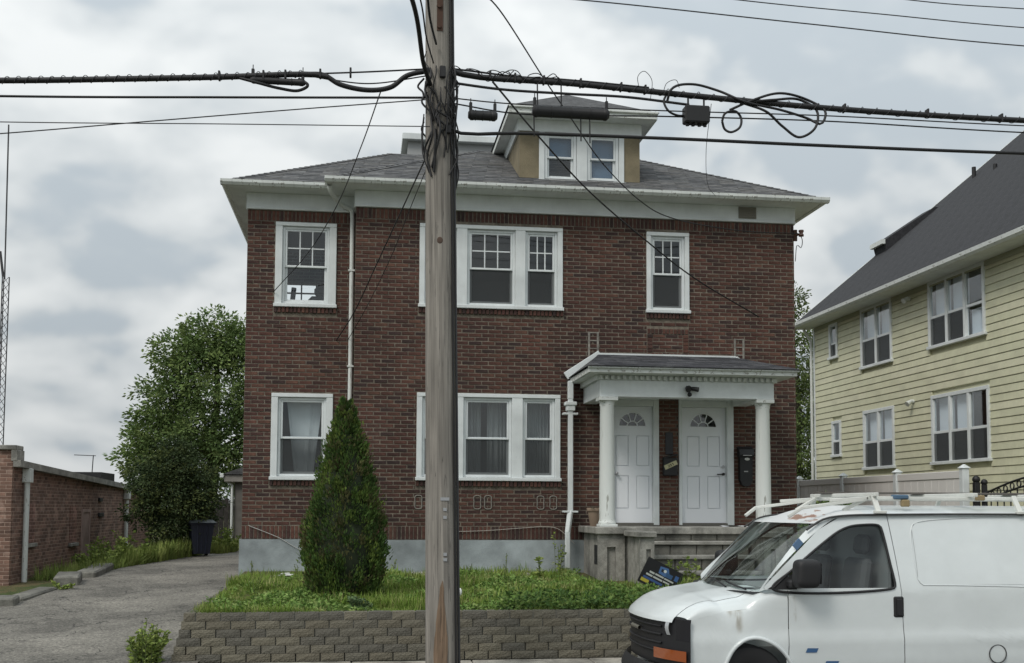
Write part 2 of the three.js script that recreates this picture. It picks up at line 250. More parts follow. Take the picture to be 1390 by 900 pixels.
{ // mortar walls with the openings left out, then the bricks laid proud of them
  const wallShape = (x0, x1, y0, y1, holes) => { const s = new THREE.Shape([[x0, y0], [x1, y0], [x1, y1], [x0, y1]].map((p) => new THREE.Vector2(...p))); for (const [a, b, c, d] of holes) s.holes.push(new THREE.Path([[a, c], [a, d], [b, d], [b, c]].map((p) => new THREE.Vector2(...p)))); return s; };
  const ext = (s, z0, z1) => uvMetres(new THREE.ExtrudeGeometry(s, { depth: z1 - z0, bevelEnabled: false }).translate(0, 0, z0));
  const wall = mesh('wall', [ext(wallShape(-0.18, 8.256, FT, 7.86, openMain), -0.26, -0.007)], M.mortar, house);
  const wing = mesh('wall', [ext(wallShape(-2.174, -0.18, FT, 7.86, openWing), ZW - 0.26, ZW - 0.007)], M.mortar, house);
  // efflorescence and damp: whole bricks differ in firing, a few are near black
  const geoCache = new Map(), cx = 0, cz = 20.27;
  const near = bricks.map((b, i) => { const x = (b[0] + b[1]) / 2, y = (b[2] + b[3]) / 2; return [Math.hypot(x - cx, y - 2, b[4] - cz), i, (b[1] - b[0]) * (b[3] - b[2]) > 0.012 && !(x < 1.2 && x > 0.55) && !(x < 0.75 && x > -1.0 && y < 3.9) && !(x > 3.75 && x < 7.6 && y < 4.95) && y > 1.7]; }).filter((q) => q[2]).sort((a, b) => a[0] - b[0]).slice(0, 300);
  const single = new Set(near.map((q) => q[1])), rest = [[], []];
  bricks.forEach(([x0, x1, y0, y1, z], i) => {
    const w = x1 - x0, h = y1 - y0, soldier = h > w, soot = fbm((x0 + 30) * 0.8, (y0 + 30) * 0.8, 4096, 4), clean = x0 > 4.4 && x1 < 7.45 && y1 < 4.1 && z > -0.3, tone = clean ? [2, 5, 5, 7][Math.floor(rnd() * 4)] : Math.min(7, Math.floor(Math.pow(rnd(), 1.15) * 8)), dz = rr(-0.004, 0.004), mxz = (x0 + x1) / 2, my = (y0 + y1) / 2, parent = z < -0.3 ? wing : wall;
    if (single.has(i)) {
      const key = w.toFixed(3) + h.toFixed(3); if (!geoCache.has(key)) geoCache.set(key, brickGeo(w, h));
      const b = mesh('brick', geoCache.get(key), brickMats[tone], parent); b.position.set(mxz + rr(-0.002, 0.002), my + rr(-0.002, 0.002), z + dz); b.rotation.z = rr(-0.006, 0.006);
    } else { const g = brickGeo(w, h).translate(mxz, my, z + dz), t = brickTones[soldier ? (tone + i) % 8 : tone], v = rr(0.82, 1.16) * lerp(0.78, 1.22, smooth(0.3, 0.7, soot)) * (clean ? 1.18 : 1); g.rotateX(0).translate(rr(-0.002, 0.002), rr(-0.002, 0.002), 0); tint(g, t[0] * v, t[1] * v, t[2] * v); rest[z < -0.3 ? 1 : 0].push(g); }
  });
  tag(mesh('bricks', rest[0], brickAll, wall), null, null, null, 'stuff'); tag(mesh('bricks', rest[1], brickAll, wing), null, null, null, 'stuff');
  // pale mortar rings where vents and bolts were filled in
  const rings = [];
  const ring = (x, y, w, h) => rings.push(tube([[x - w, y - h, 0.004], [x + w, y - h, 0.004], [x + w * 1.1, y, 0.004], [x + w, y + h, 0.004], [x - w, y + h, 0.004], [x - w * 1.1, y, 0.004]], 0.011, 24, 4, true));
  for (const x of [1.02, 2.10, 2.30, 3.28, 3.52]) ring(x, 2.10, 0.055, 0.11);
  for (const [x, y] of [[4.28, 5.08], [7.13, 5.02]]) { for (const s of [-1, 1]) rings.push(box(x + s * 0.085 - 0.02, x + s * 0.085 + 0.02, y - 0.24, y + 0.24, 0, 0.006)); for (let k = 0; k < 4; k++) rings.push(box(x - 0.1, x + 0.1, y - 0.235 + k * 0.15, y - 0.215 + k * 0.15, 0.001, 0.008)); }
  mesh('mortar_patch', rings, std(lin(0.36, 0.34, 0.30), 0.95, { map: grainTex }), wall);
}
// side and rear walls carry the same brick, too far round to be seen from the street
const brickTex = tex(512, 512, 0.99, (x, y) => { const r = Math.floor(y * 13.2), fy = (y * 13.2) % 1, xx = x * 4 + (r % 2) * 0.5, fx = xx % 1, id = HASH[(Math.floor(xx) * 37 + r * 101) & 65535]; if (fy < 0.16 || fx < 0.05) return [0.50, 0.46, 0.41]; const v = 0.8 + id * 0.4 + (vnoise(x * 120, y * 120, 120) - 0.5) * 0.14; return [0.36 * v, 0.235 * v, 0.215 * v]; });
M.brickWall = std(lin(0.95, 0.95, 0.95), 0.9, { map: brickTex });
const ZB = -9.2;
mesh('side_wall', [box(-2.174, -1.92, FT, 7.86, -4.5, ZW - 0.262), box(8.0, 8.254, FT, 7.86, ZB, -0.262), box(-0.18, -0.06, FT, 7.86, ZW - 0.26, -0.262),
  box(-0.18, 0.07, FT, 7.86, ZB, -4.751), box(-0.18, 8.254, FT, 7.86, ZB - 0.25, ZB), box(-2.174, -0.181, FT, 6.30, -4.75, -4.5), box(-2.174, -1.76, 6.30, 6.98, -4.75, -4.5), box(-0.74, -0.181, 6.30, 6.98, -4.75, -4.5), box(-2.174, -0.181, 6.98, 7.86, -4.75, -4.5)], M.brickWall, house);
mesh('room_wall', [box(-1.90, 7.98, 4.72, 4.92, -4.45, -0.48), box(-1.90, 7.98, 1.5, 1.62, -4.45, -0.48), box(-1.90, 7.98, 7.66, 7.70, -4.45, -0.5), box(-0.06, 7.98, 4.74, 4.90, -0.47, -0.27), box(-0.06, 7.98, 1.5, 1.6, -0.47, -0.27), box(-0.05, 7.98, 7.67, 7.71, -0.49, -0.27),
  box(-0.30, -0.2, 1.63, 7.65, -4.4, -0.48), box(4.05, 4.15, 1.63, 7.65, -4.4, -0.28), box(-0.19, 8.0, 1.63, 4.70, -4.3, -4.2), box(-0.19, 8.0, 4.93, 7.65, -4.3, -4.2), box(-1.9, -0.31, 1.63, 4.70, -4.3, -4.2), box(5.7, 5.8, 1.63, 4.7, -4.1, -0.28)], M.room, house);
mesh('foundation', [box(-2.21, -0.22, 0.1, FT - 0.004, ZW - 0.5, ZW + 0.02), box(-0.22, 8.29, 0.1, FT - 0.004, -0.4, 0.03), box(-2.2, -1.9, 0.1, FT - 0.004, -4.75, ZW - 0.5), box(7.98, 8.28, 0.1, FT - 0.004, ZB, -0.4)], M.foundation, house);

// windows -------------------------------------------------
function windowUnit(parent, x0, x1, y0, y1, z, o = {}) { // double-hung: upper sash outside, lower sash behind its insect screen
  const w = part('window', parent), f = o.f ?? 0.045, ym = lerp(y0, y1, o.split ?? 0.49), s = 0.038, c = 0.005;
  const ring = (a, b, d, e, t, za, zb) => [box(a, a + t, d, e, za, zb, c), box(b - t, b, d, e, za, zb, c), box(a + t, b - t, e - t, e, za, zb - 0.002, c), box(a + t, b - t, d, d + t, za, zb - 0.002, c)];
  mesh('frame', ring(x0, x1, y0, y1, f, z - 0.10, z + 0.01), M.vinyl, w);
  const a = x0 + f + 0.001, b = x1 - f - 0.001;
  mesh('sash', [...ring(a, b, ym - 0.02, y1 - f, s, z - 0.045, z - 0.008), ...ring(a, b, y0 + f, ym + 0.025, s + 0.006, z - 0.088, z - 0.05)], M.vinyl, w);
  mesh('pane', box(a + s - 0.004, b - s + 0.004, ym + s - 0.026, y1 - f - s + 0.004, z - 0.029, z - 0.025), M.glass, w);
  mesh('pane', box(a + s, b - s, y0 + f + s, ym - 0.016, z - 0.071, z - 0.067), M.glass, w);
  if (o.muntins) {
    const U0 = a + s, U1 = b - s, V0 = ym + s - 0.02, V1 = y1 - f - s, bars = [];
    for (let i = 1; i < 3; i++) { const x = lerp(U0, U1, i / 3); bars.push(box(x - 0.011, x + 0.011, V0, V1, z - 0.022, z - 0.012)); }
    const y = lerp(V0, V1, 0.5); for (let i = 0; i < 3; i++) bars.push(box(lerp(U0, U1, i / 3) + 0.011, lerp(U0, U1, (i + 1) / 3) - 0.011, y - 0.011, y + 0.011, z - 0.0221, z - 0.0125));
    for (const g of bars) mesh('muntin', g, M.vinyl, w);
  }
  if (o.screen !== false) mesh('insect_screen', quadG([a + 0.01, y0 + f + 0.005, z - 0.036], [b - 0.01, y0 + f + 0.005, z - 0.036], [b - 0.01, ym - 0.021, z - 0.036], [a + 0.01, ym - 0.021, z - 0.036]), M.screen, w);
  return w;
}
function pleats(x0, x1, y0, y1, z, n, amp, lean = 0) { // a hanging cloth with folds
  const P = [], N = n * 6, at = (i, y) => { const t = i / N, e = (y - y0) / (y1 - y0); return [lerp(x0, x1, t) + lean * (1 - e) * (t - 0.5), y, z + Math.sin(t * n * 6.283 + Math.sin(t * 9) * 1.3) * amp * (0.6 + 0.4 * (1 - e))]; };
  for (let i = 0; i < N; i++) for (let k = 0; k < 3; k++) { const ya = lerp(y0, y1, k / 3), yb = lerp(y0, y1, (k + 1) / 3), a = at(i, ya), b = at(i + 1, ya), c = at(i + 1, yb), d = at(i, yb); P.push(...a, ...b, ...c, ...a, ...c, ...d); }
  const g = new THREE.BufferGeometry(); g.setAttribute('position', new THREE.Float32BufferAttribute(P, 3)); g.computeVertexNormals(); return uvMetres(g);
}
function surround(parent, x0, x1, y0, y1, z, t = 0.10, xs = []) { // casing boards with a projecting head and a sill board; xs: mullions
  const w = part('window_casing', parent), top = 0.07;
  for (const [a, b] of [[x0, x0 + t], [x1 - t, x1], ...xs]) mesh('casing', box(a, b, y0 + 0.06, y1 - top, z - 0.06, z + 0.03, 0.006), M.white, w);
  mesh('head', [box(x0, x1, y1 - top, y1, z - 0.06, z + 0.036, 0.006)], M.white, w);
  mesh('sill', [box(x0 - 0.02, x1 + 0.02, y0 - 0.005, y0 + 0.06, z - 0.10, z + 0.065, 0.008)], M.white, w);
  return w;
}
const win = [];
{ // upstairs triple window, right window, wing window
  const z = -0.03;
  surround(house, 0.997, 3.69, 5.70, 7.27, 0, 0.10, [[1.69, 1.885], [2.79, 2.98]]);
  windowUnit(house, 1.10, 1.688, 5.765, 7.195, z, { muntins: true }); windowUnit(house, 1.887, 2.788, 5.765, 7.195, z, { muntins: true }); windowUnit(house, 2.982, 3.588, 5.765, 7.195, z, { muntins: true });
  surround(house, 5.312, 6.148, 5.715, 7.272, 0, 0.085); windowUnit(house, 5.399, 6.061, 5.78, 7.198, z, { muntins: true });
  surround(house, -1.66, -0.535, 5.715, 7.31, ZW, 0.13); windowUnit(house, -1.528, -0.667, 5.78, 7.236, ZW + z, { muntins: true, screen: false });
  // ground floor
  surround(house, 0.975, 3.648, 2.50, 4.11, 0, 0.10, [[1.66, 1.835], [2.735, 2.94]]);
  windowUnit(house, 1.077, 1.658, 2.565, 4.035, z, {}); windowUnit(house, 1.837, 2.733, 2.565, 4.035, z, {}); windowUnit(house, 2.942, 3.546, 2.565, 4.035, z, {});
  surround(house, -1.68, -0.56, 2.50, 4.10, ZW, 0.12); windowUnit(house, -1.558, -0.682, 2.565, 4.025, ZW + z, {});
  mesh('curtain', [pleats(1.84, 2.20, 2.55, 4.05, -0.42, 5, 0.03), pleats(2.32, 2.73, 2.55, 4.05, -0.42, 5, 0.03)], M.curtainGrey, house);
  mesh('curtain', [pleats(2.94, 3.55, 2.55, 4.05, -0.40, 8, 0.03)], M.curtainGrey, house);
  mesh('curtain', [pleats(1.08, 1.65, 2.55, 4.05, -0.42, 5, 0.03)], M.curtainGrey, house);
  mesh('curtain', [pleats(-1.42, -0.76, 2.45, 4.0, ZW - 0.30, 2, 0.012, -0.35)], M.curtain, house);
  mesh('back_window', [box(-1.42, -1.39, 6.30, 6.98, -4.65, -4.6), box(-1.09, -1.06, 6.30, 6.98, -4.65, -4.6), box(-1.76, -0.74, 6.76, 6.79, -4.66, -4.61)], M.vinyl, house);
  mesh('armchair', [box(-1.12, -0.62, 5.6, 6.18, -2.2, -1.7, 0.08), box(-1.0, -0.66, 6.18, 6.42, -2.1, -1.8, 0.08), rod([-1.45, 5.6, -1.6], [-1.38, 6.30, -1.6], 0.05, 10)], std(lin(0.10, 0.10, 0.11), 0.9), house);
}
// roof ----------------------------------------------------
const PITCH = 0.53, EY = 7.925, TOP = 3.05;
const shTones = [[0.175, 0.178, 0.18], [0.15, 0.153, 0.157], [0.20, 0.20, 0.20], [0.13, 0.132, 0.138], [0.185, 0.183, 0.177]];
M.shingle = std(lin(1, 1, 1), 0.95, { map: grainTex, bumpMap: grainBump, bumpScale: 0.004, vertexColors: true });
M.roofing = std(lin(0.125, 0.127, 0.13), 0.95, { map: grainTex, bumpMap: grainBump, bumpScale: 0.004 });
function slab(p, q, r, s, n, t) { // four corners in order, lifted along n at its lower edge (p, q)
  const L = (v, k) => [v[0] + n[0] * k, v[1] + n[1] * k, v[2] + n[2] * k], a = L(p, t), b = L(q, t), c = L(r, 0.002), d = L(s, 0.002);
  return poly([a, b, c, a, c, d, p, q, b, p, b, a, p, a, d, p, d, s, q, r, c, q, c, b]);
}
// courses of tabs on a slope that rises along -z from (z0, y0); x range as a function of horizontal run t
function shingleRows(z0, y0, pitch, t1, left, right, expo, tabW, colour, each) {
  const cs = 1 / Math.hypot(1, pitch), n = [0, cs, pitch * cs], dt = expo * cs; let row = 0;
  for (let t = -0.02; t < t1 - 0.01; t += dt, row++) {
    const te = Math.min(t + dt * 1.12, t1), xl = left(Math.max(t, 0)), xr = right(Math.max(t, 0)), xl2 = left(te), xr2 = right(te);
    for (let x = xl - (row % 3) * tabW / 3 - rnd() * 0.03; x < xr; x += tabW) {
      const a = Math.max(x, xl), b = Math.min(x + tabW - 0.004, xr), a2 = Math.max(x, xl2), b2 = Math.min(x + tabW - 0.004, xr2); if (b - a < 0.03 || b2 <= a2) continue;
      const P = (xx, tt) => [xx, y0 + tt * pitch, z0 - tt], th = 0.006 + rnd() * 0.006;
      each(slab(P(a, t), P(b, t), P(b2, te), P(a2, te), n, th), colour());
    }
  }
}
{
  const roof = part('roof', house), XL = -0.64, XR = 8.66, ZF = 0.46, WL = -2.52, WZ = 0.0, tabs = [];
  const col = () => { const t = shTones[Math.floor(rnd() * 5)], v = rr(0.82, 1.15); return t.map((q) => q * v); };
  const each = (g, c) => { tint(g, ...c); tabs.push(g); };
  shingleRows(ZF, EY + 0.012, PITCH, TOP, (t) => XL + t, (t) => XR - t, 0.142, 0.31, col, each);
  shingleRows(WZ, EY + 0.012, PITCH, TOP, (t) => WL + t, (t) => XL + t + 0.02, 0.142, 0.31, col, each);
  tag(mesh('shingles', tabs, M.shingle, roof), null, null, null, 'stuff');
  const H = EY + TOP * PITCH, ZR = ZB - 0.45;
  const frustum = (x0, x1, z0, z1, t) => { const e = [[x0, EY, z1], [x1, EY, z1], [x1, EY, z0], [x0, EY, z0]], u = [[x0 + t, H, z1 - t], [x1 - t, H, z1 - t], [x1 - t, H, z0 + t], [x0 + t, H, z0 + t]], P = []; for (let i = 0; i < 4; i++) { const j = (i + 1) % 4; P.push(e[i], e[j], u[j], e[i], u[j], u[i]); } P.push(u[0], u[1], u[2], u[0], u[2], u[3]); return poly(P); };
  mesh('roof_deck', [frustum(XL, XR, ZR, ZF, TOP), poly([[WL, EY, WZ], [2, EY, WZ], [2, H - 0.004, WZ - TOP], [WL, EY, WZ], [2, H - 0.004, WZ - TOP], [WL + TOP, H - 0.004, WZ - TOP], [WL, EY, -5.2], [WL, EY, WZ], [WL + TOP, H - 0.004, WZ - TOP], [WL, EY, -5.2], [WL + TOP, H - 0.004, WZ - TOP], [WL + TOP, H - 0.004, -4.4], [2, EY, -5.2], [WL, EY, -5.2], [WL + TOP, H - 0.004, -4.4], [WL + TOP, H - 0.004, WZ - TOP], [2, H - 0.004, WZ - TOP], [WL + TOP, H - 0.004, -4.4]])], M.roofing, roof);
  const caps = []; // hip caps
  const hip = (a, b) => { const A = new THREE.Vector3(...a), B = new THREE.Vector3(...b), L = A.distanceTo(B), k = Math.floor(L / 0.15), w = 0.11, dir = B.clone().sub(A).normalize(), side = new THREE.Vector3(dir.z, 0, -dir.x).normalize(); for (let i = 0; i < k; i++) { const p = A.clone().lerp(B, i / k), q = A.clone().lerp(B, Math.min(1, (i + 1.15) / k)), dn = w * 0.34; const P0 = [p.x, p.y + 0.03, p.z], Q0 = [q.x, q.y + 0.018, q.z], off = (v, s, d) => [v[0] + side.x * w * s, v[1] - d, v[2] + side.z * w * s]; const g = poly([off(P0, -1, dn), P0, Q0, off(P0, -1, dn), Q0, off(Q0, -1, dn), P0, off(P0, 1, dn), off(Q0, 1, dn), P0, off(Q0, 1, dn), Q0]); tint(g, ...col()); caps.push(g); } };
  hip([XL, EY, ZF], [XL + TOP, H, ZF - TOP]); hip([XR, EY, ZF], [XR - TOP, H, ZF - TOP]); hip([WL, EY, WZ], [WL + TOP, H, WZ - TOP]);
  M.shingle.side = THREE.DoubleSide;
  mesh('hip_cap', caps, M.shingle, roof);
  // frieze, soffit, gutters
  mesh('frieze', [box(-0.2, 8.275, T1 + 0.002, 7.845, -0.01, 0.035, 0.006), box(-2.19, -0.215, T1 + 0.002, 7.845, ZW - 0.01, ZW + 0.035, 0.006), box(-0.215, -0.17, T1 + 0.002, 7.845, ZW, -0.012), box(8.256, 8.29, T1, 7.845, ZB, -0.012), box(-2.21, -2.178, T1, 7.845, -4.75, ZW - 0.012), box(-0.2, 8.275, T1 + 0.002, T1 + 0.04, 0.035, 0.055, 0.006), box(-2.19, -0.215, T1 + 0.002, T1 + 0.04, ZW + 0.035, ZW + 0.055, 0.006)], M.white, house);
  mesh('soffit', [box(XL + 0.01, XR - 0.01, 7.846, 7.87, ZB - 0.44, ZF - 0.01), box(WL + 0.01, XL + 0.01, 7.8462, 7.87, -5.2, WZ - 0.01)], M.soffit, house);
  const gut = (pts) => { const prof = [[0, 0], [0.075, 0], [0.115, 0.045], [0.12, 0.095], [0.105, 0.095], [0.098, 0.05], [0.07, 0.012], [0.012, 0.012], [0.012, 0.1], [0, 0.1]]; return prism(prof, 'x', pts[0], pts[1]).translate(0, 7.835, pts[2]); };
  const gutZ = (x, z0, z1, s) => { const g = prism([[0, 0], [0.075 * s, 0], [0.115 * s, 0.045], [0.12 * s, 0.095], [0.105 * s, 0.095], [0.098 * s, 0.05], [0.07 * s, 0.012], [0.012 * s, 0.012], [0.012 * s, 0.1], [0, 0.1]], 'z', z0, z1); return g.translate(x, 7.835, 0); };
  mesh('gutter', [gut([XL - 0.1, XR + 0.1, ZF - 0.01])], M.oldwhite, house); mesh('gutter', [gut([WL - 0.1, XL - 0.0, WZ - 0.01])], M.oldwhite, house);
  mesh('gutter', [gutZ(WL + 0.01, -5.2, WZ - 0.02, -1)], M.oldwhite, house); mesh('gutter', [gutZ(XR - 0.01, ZB - 0.4, ZF - 0.02, 1)], M.oldwhite, house); mesh('gutter', [gutZ(XL + 0.01, WZ + 0.11, ZF - 0.02, -1)], M.oldwhite, house);
  mesh('downspout', [tube([[-0.66, 7.83, 0.33], [-0.64, 7.74, 0.22], [-0.42, 7.62, -0.30], [-0.27, 7.55, ZW + 0.09], [-0.25, 7.42, ZW + 0.09]], 0.042, 30, 8), rod([-0.25, 7.43, ZW + 0.09], [-0.25, 0.95, ZW + 0.09], 0.042, 10), ...[6.4, 4.6, 2.6].map((y) => box(-0.31, -0.19, y, y + 0.03, ZW, ZW + 0.14))], M.oldwhite, house);
  mesh('attic_vent', [box(7.13, 7.48, 7.60, 7.82, 0.036, 0.056), ...[0, 1, 2, 3, 4].map((k) => box(7.15, 7.46, 7.62 + k * 0.04, 7.635 + k * 0.04, 0.056, 0.066))], std(lin(0.21, 0.20, 0.17), 0.8), house);
  mesh('rear_dormer', [box(0.93, 3.2, 9.3, 10.33, -6.4, -4.5)], std(lin(0.36, 0.37, 0.37), 0.8), house); mesh('rear_dormer', [box(0.80, 3.3, 10.33, 10.48, -6.5, -4.35, 0.01)], M.white, house);
}
{ // front dormer
  const d = part('dormer', house), z = -0.15, x0 = 2.885, x1 = 5.225, stucco = std(lin(0.30, 0.255, 0.165), 0.92, { map: stainTex, bumpMap: grainBump, bumpScale: 0.006 });
  mesh('dormer_wall', [box(x0, 3.26, 8.1, 9.36, z - 0.1, z), box(4.91, x1, 8.1, 9.36, z - 0.1, z), box(x0, x0 + 0.1, 8.1, 9.36, -2.4, z - 0.1), box(x1 - 0.1, x1, 8.1, 9.36, -2.4, z - 0.1), box(3.26, 4.91, 8.05, 8.23, z - 0.1, z), box(3.26, 4.91, 9.16, 9.36, z - 0.1, z)], stucco, d);
  mesh('dormer_room', [box(x0 + 0.1, x1 - 0.1, 8.1, 9.4, -2.3, -2.2), box(x0 + 0.1, x1 - 0.1, 8.0, 8.1, -2.2, z - 0.1), box(x0 + 0.1, x1 - 0.1, 9.36, 9.4, -2.2, z - 0.1)], M.room, d);
  mesh('dormer_frieze', [box(x0 - 0.03, x1 + 0.03, 9.17, 9.40, z + 0.001, z + 0.04, 0.005), box(x0 - 0.04, x0 - 0.001, 9.17, 9.40, -2.2, z), box(x1 + 0.001, x1 + 0.04, 9.17, 9.40, -2.2, z)], M.white, d);
  mesh('dormer_soffit', [box(2.66, 5.45, 9.40, 9.43, -2.4, 0.2)], M.soffit, d);
  mesh('dormer_fascia', [box(2.64, 5.47, 9.39, 9.49, 0.2, 0.235, 0.005), box(2.625, 2.66, 9.39, 9.49, -2.4, 0.2, 0.005), box(5.45, 5.485, 9.39, 9.49, -2.4, 0.2, 0.005), box(2.62, 5.49, 9.48, 9.53, 0.236, 0.28, 0.01)], M.oldwhite, d);
  const E = [[2.6, 9.51, 0.27], [5.51, 9.51, 0.27], [5.51, 9.51, -3.4], [2.6, 9.51, -3.4]], A = [4.0, 10.36, -1.27], B = [4.0, 10.36, -3.4];
  mesh('dormer_roof', [poly([E[0], E[1], A, E[1], E[2], B, E[1], B, A, E[0], A, B, E[0], B, E[3]])], M.roofing, d);
  mesh('dormer_casing', [box(3.255, 3.36, 8.24, 9.17, z, z + 0.03, 0.005), box(4.81, 4.913, 8.24, 9.17, z, z + 0.03, 0.005), box(3.985, 4.19, 8.24, 9.17, z, z + 0.03, 0.005), box(3.22, 4.95, 8.17, 8.24, z, z + 0.06, 0.006)], M.white, d);
  const a = windowUnit(d, 3.362, 3.983, 8.242, 9.165, z - 0.01, { f: 0.055, screen: false }), b = windowUnit(d, 4.192, 4.808, 8.242, 9.165, z - 0.01, { f: 0.055, screen: false });
  const blue = std(lin(0.10, 0.16, 0.24), 0.9);
  mesh('blind', [box(3.42, 3.93, 8.72, 9.12, z - 0.14, z - 0.13), box(4.25, 4.75, 8.28, 9.12, z - 0.14, z - 0.13)], blue, d);
  mesh('flashing', [box(x0 - 0.02, x1 + 0.02, 8.10, 8.165, z, z + 0.02)], std(lin(0.10, 0.10, 0.105), 0.6), d);
}

// ---------------------------------------------------------------- porch of the brick house: base, steps, columns, roof, doors
{
  const porch = part('porch', house), FY = 1.68;
  mesh('porch_floor', [box(3.98, 7.50, FY - 0.12, FY, 0.035, 1.68, 0.012)], M.concrete, porch);
  // base with recessed panels
  const recess = (x0, x1, y0, y1, z, d, px) => { const s = new THREE.Shape([[x0, y0], [x1, y0], [x1, y1], [x0, y1]].map((p) => new THREE.Vector2(...p))); for (const [a, b, c, e] of px) s.holes.push(new THREE.Path([[a, c], [a, e], [b, e], [b, c]].map((p) => new THREE.Vector2(...p)))); return uvMetres(new THREE.ExtrudeGeometry(s, { depth: d, bevelEnabled: false }).translate(0, 0, z)); };
  const Y0 = 0.45, Y1 = FY - 0.121, side = recess(-1.60, -0.04, Y0, Y1, 0, 0.06, [[-1.28, -0.98, 1.02, 1.36]]).rotateY(-Math.PI / 2).translate(4.08, 0, 0);
  mesh('porch_base', [box(4.09, 4.70, Y0, Y1, 0.04, 1.54), box(4.70, 6.6, Y0, 1.2, 0.04, 1.54), box(6.6, 7.40, Y0, Y1, 0.04, 1.60), recess(4.022, 4.49, Y0, Y1, 1.545, 0.06, [[4.18, 4.33, 0.5, 1.34]]), side], M.concrete, porch);
  mesh('base_vent', [box(4.086, 4.088, 1.02, 1.36, 0.98, 1.28)], M.dark, porch);
  for (const [a, b] of [[4.49, 4.735], [6.60, 6.86]]) {
    const g = recess(-2.64, -1.606, Y0, 1.53, 0, 0.05, [[-2.36, -2.05, 0.9, 1.34]]).rotateY(-Math.PI / 2).translate(a + 0.05, 0, 0);
    mesh('cheek_wall', [box(a + 0.052, b, Y0, 1.53, 1.606, 2.59), recess(a, b, Y0, 1.53, 2.591, 0.05, [[a + 0.11, b - 0.06, 0.9, 1.34]]), g, box(a - 0.04, b + 0.03, 1.531, 1.625, 1.70, 2.70, 0.012)], M.concrete, porch);
  }
  const tops = [1.45, 1.22, 0.97, 0.75];
  tops.forEach((y, i) => { const z0 = 1.55 + i * 0.29, z1 = 1.69 + (i + 1) * 0.29; mesh('step', [box(4.738, 6.597, y - 0.065, y, z0, z1, 0.012)], M.concrete, porch);
    for (let k = 0; k < 4; k++) { const a = 4.74 + k * 0.464; mesh('riser_stone', box(a + 0.006, a + 0.458, y - 0.27, y - 0.067, z0, z1 - 0.05 + rr(-0.006, 0.006), 0.012), M.stone, porch); } });
  for (let k = 0; k < 4; k++) { const a = 4.74 + k * 0.464; mesh('riser_stone', box(a + 0.006, a + 0.458, 1.451, 1.558, 1.5, 1.62 + rr(-0.006, 0.006), 0.012), M.stone, porch); }
  // columns: a plain tapering shaft on a square plinth
  for (const x of [4.235, 7.075]) {
    const c = part('column', porch), lathe = (pts) => new THREE.LatheGeometry(pts.map(([r, y]) => new THREE.Vector2(r, y)), 28).translate(x, 0, 1.36);
    mesh('shaft', toCreasedNormals(lathe([[0.001, FY + 0.05], [0.152, FY + 0.05], [0.156, FY + 0.075], [0.142, FY + 0.10], [0.136, FY + 0.14], [0.134, 2.4], [0.120, 3.78], [0.128, 3.80], [0.128, 3.83], [0.146, 3.875], [0.001, 3.876]]), 0.6), M.oldwhite, c);
    mesh('plinth', [box(x - 0.155, x + 0.155, FY + 0.001, FY + 0.05, 1.205, 1.515, 0.006)], M.oldwhite, c);
    mesh('capital', [box(x - 0.165, x + 0.165, 3.877, 3.945, 1.195, 1.525, 0.008)], M.oldwhite, c);
  }
  // beam with dentils, ceiling
  const beam = (a, b, z0, z1) => box(a, b, 3.947, 4.24, z0, z1, 0.006);
  mesh('beam', [beam(4.08, 7.24, 1.22, 1.50), beam(4.08, 4.34, 0.04, 1.219), beam(6.97, 7.24, 0.04, 1.219)], M.white, porch);
  mesh('porch_ceiling', [box(4.345, 6.965, 4.14, 4.17, 0.04, 1.215)], M.soffit, porch);
  for (let x = 4.06; x < 7.27; x += 0.104) mesh('dentil', box(x, x + 0.052, 4.245, 4.315, 1.505, 1.565), M.oldwhite, porch);
  mesh('cornice', [box(4.02, 7.30, 4.241, 4.325, 1.30, 1.504), box(4.02, 4.10, 4.241, 4.325, 0.04, 1.299), box(3.86, 7.52, 4.326, 4.352, 0.04, 1.78)], M.soffit, porch);
  mesh('eave_board', [box(3.83, 7.55, 4.33, 4.42, 1.781, 1.815, 0.006), box(3.826, 3.859, 4.33, 4.42, 0.04, 1.78, 0.006), box(7.521, 7.555, 4.33, 4.42, 0.04, 1.78, 0.006), box(3.80, 7.58, 4.40, 4.432, 1.816, 1.86, 0.008)], M.oldwhite, porch);
  const EYp = 4.435, P = 0.245, y1 = EYp + 1.84 * P, e = [[3.79, EYp, 1.86], [7.59, EYp, 1.86], [7.59, EYp, 0.02], [3.79, EYp, 0.02]], k = 0.58, u = [[3.79 + k, y1, 0.02], [7.59 - k, y1, 0.02]];
  mesh('porch_roof', [poly([e[0], e[1], u[1], e[0], u[1], u[0], e[1], e[2], u[1], e[3], e[0], u[0]])], M.roofing, porch);
  const pt = [[0.115, 0.118, 0.13], [0.085, 0.088, 0.10], [0.15, 0.153, 0.165], [0.10, 0.10, 0.115], [0.07, 0.072, 0.082]].map((c) => std(lin(...c), 0.95, { map: grainTex, bumpMap: grainBump, bumpScale: 0.004 }));
  shingleRows(1.87, EYp + 0.006, P, 1.8, (t) => 3.79 + t * k / 1.84, (t) => 7.59 - t * k / 1.84, 0.16, 0.30, () => pt[Math.floor(rnd() * 5)], (g, m) => mesh('shingle', g, m, porch));
  mesh('roof_flashing', [bar([3.74, 4.46, 0.06], [4.40, 4.895, 0.06], 0.05, 0.15), box(4.40, 7.05, y1 - 0.01, y1 + 0.035, 0.005, 0.03), bar([7.05, 4.895, 0.05], [7.62, 4.47, 0.05], 0.03, 0.05)], M.white, porch);
  // downspout at the corner of the porch
  const dz = 0.17;
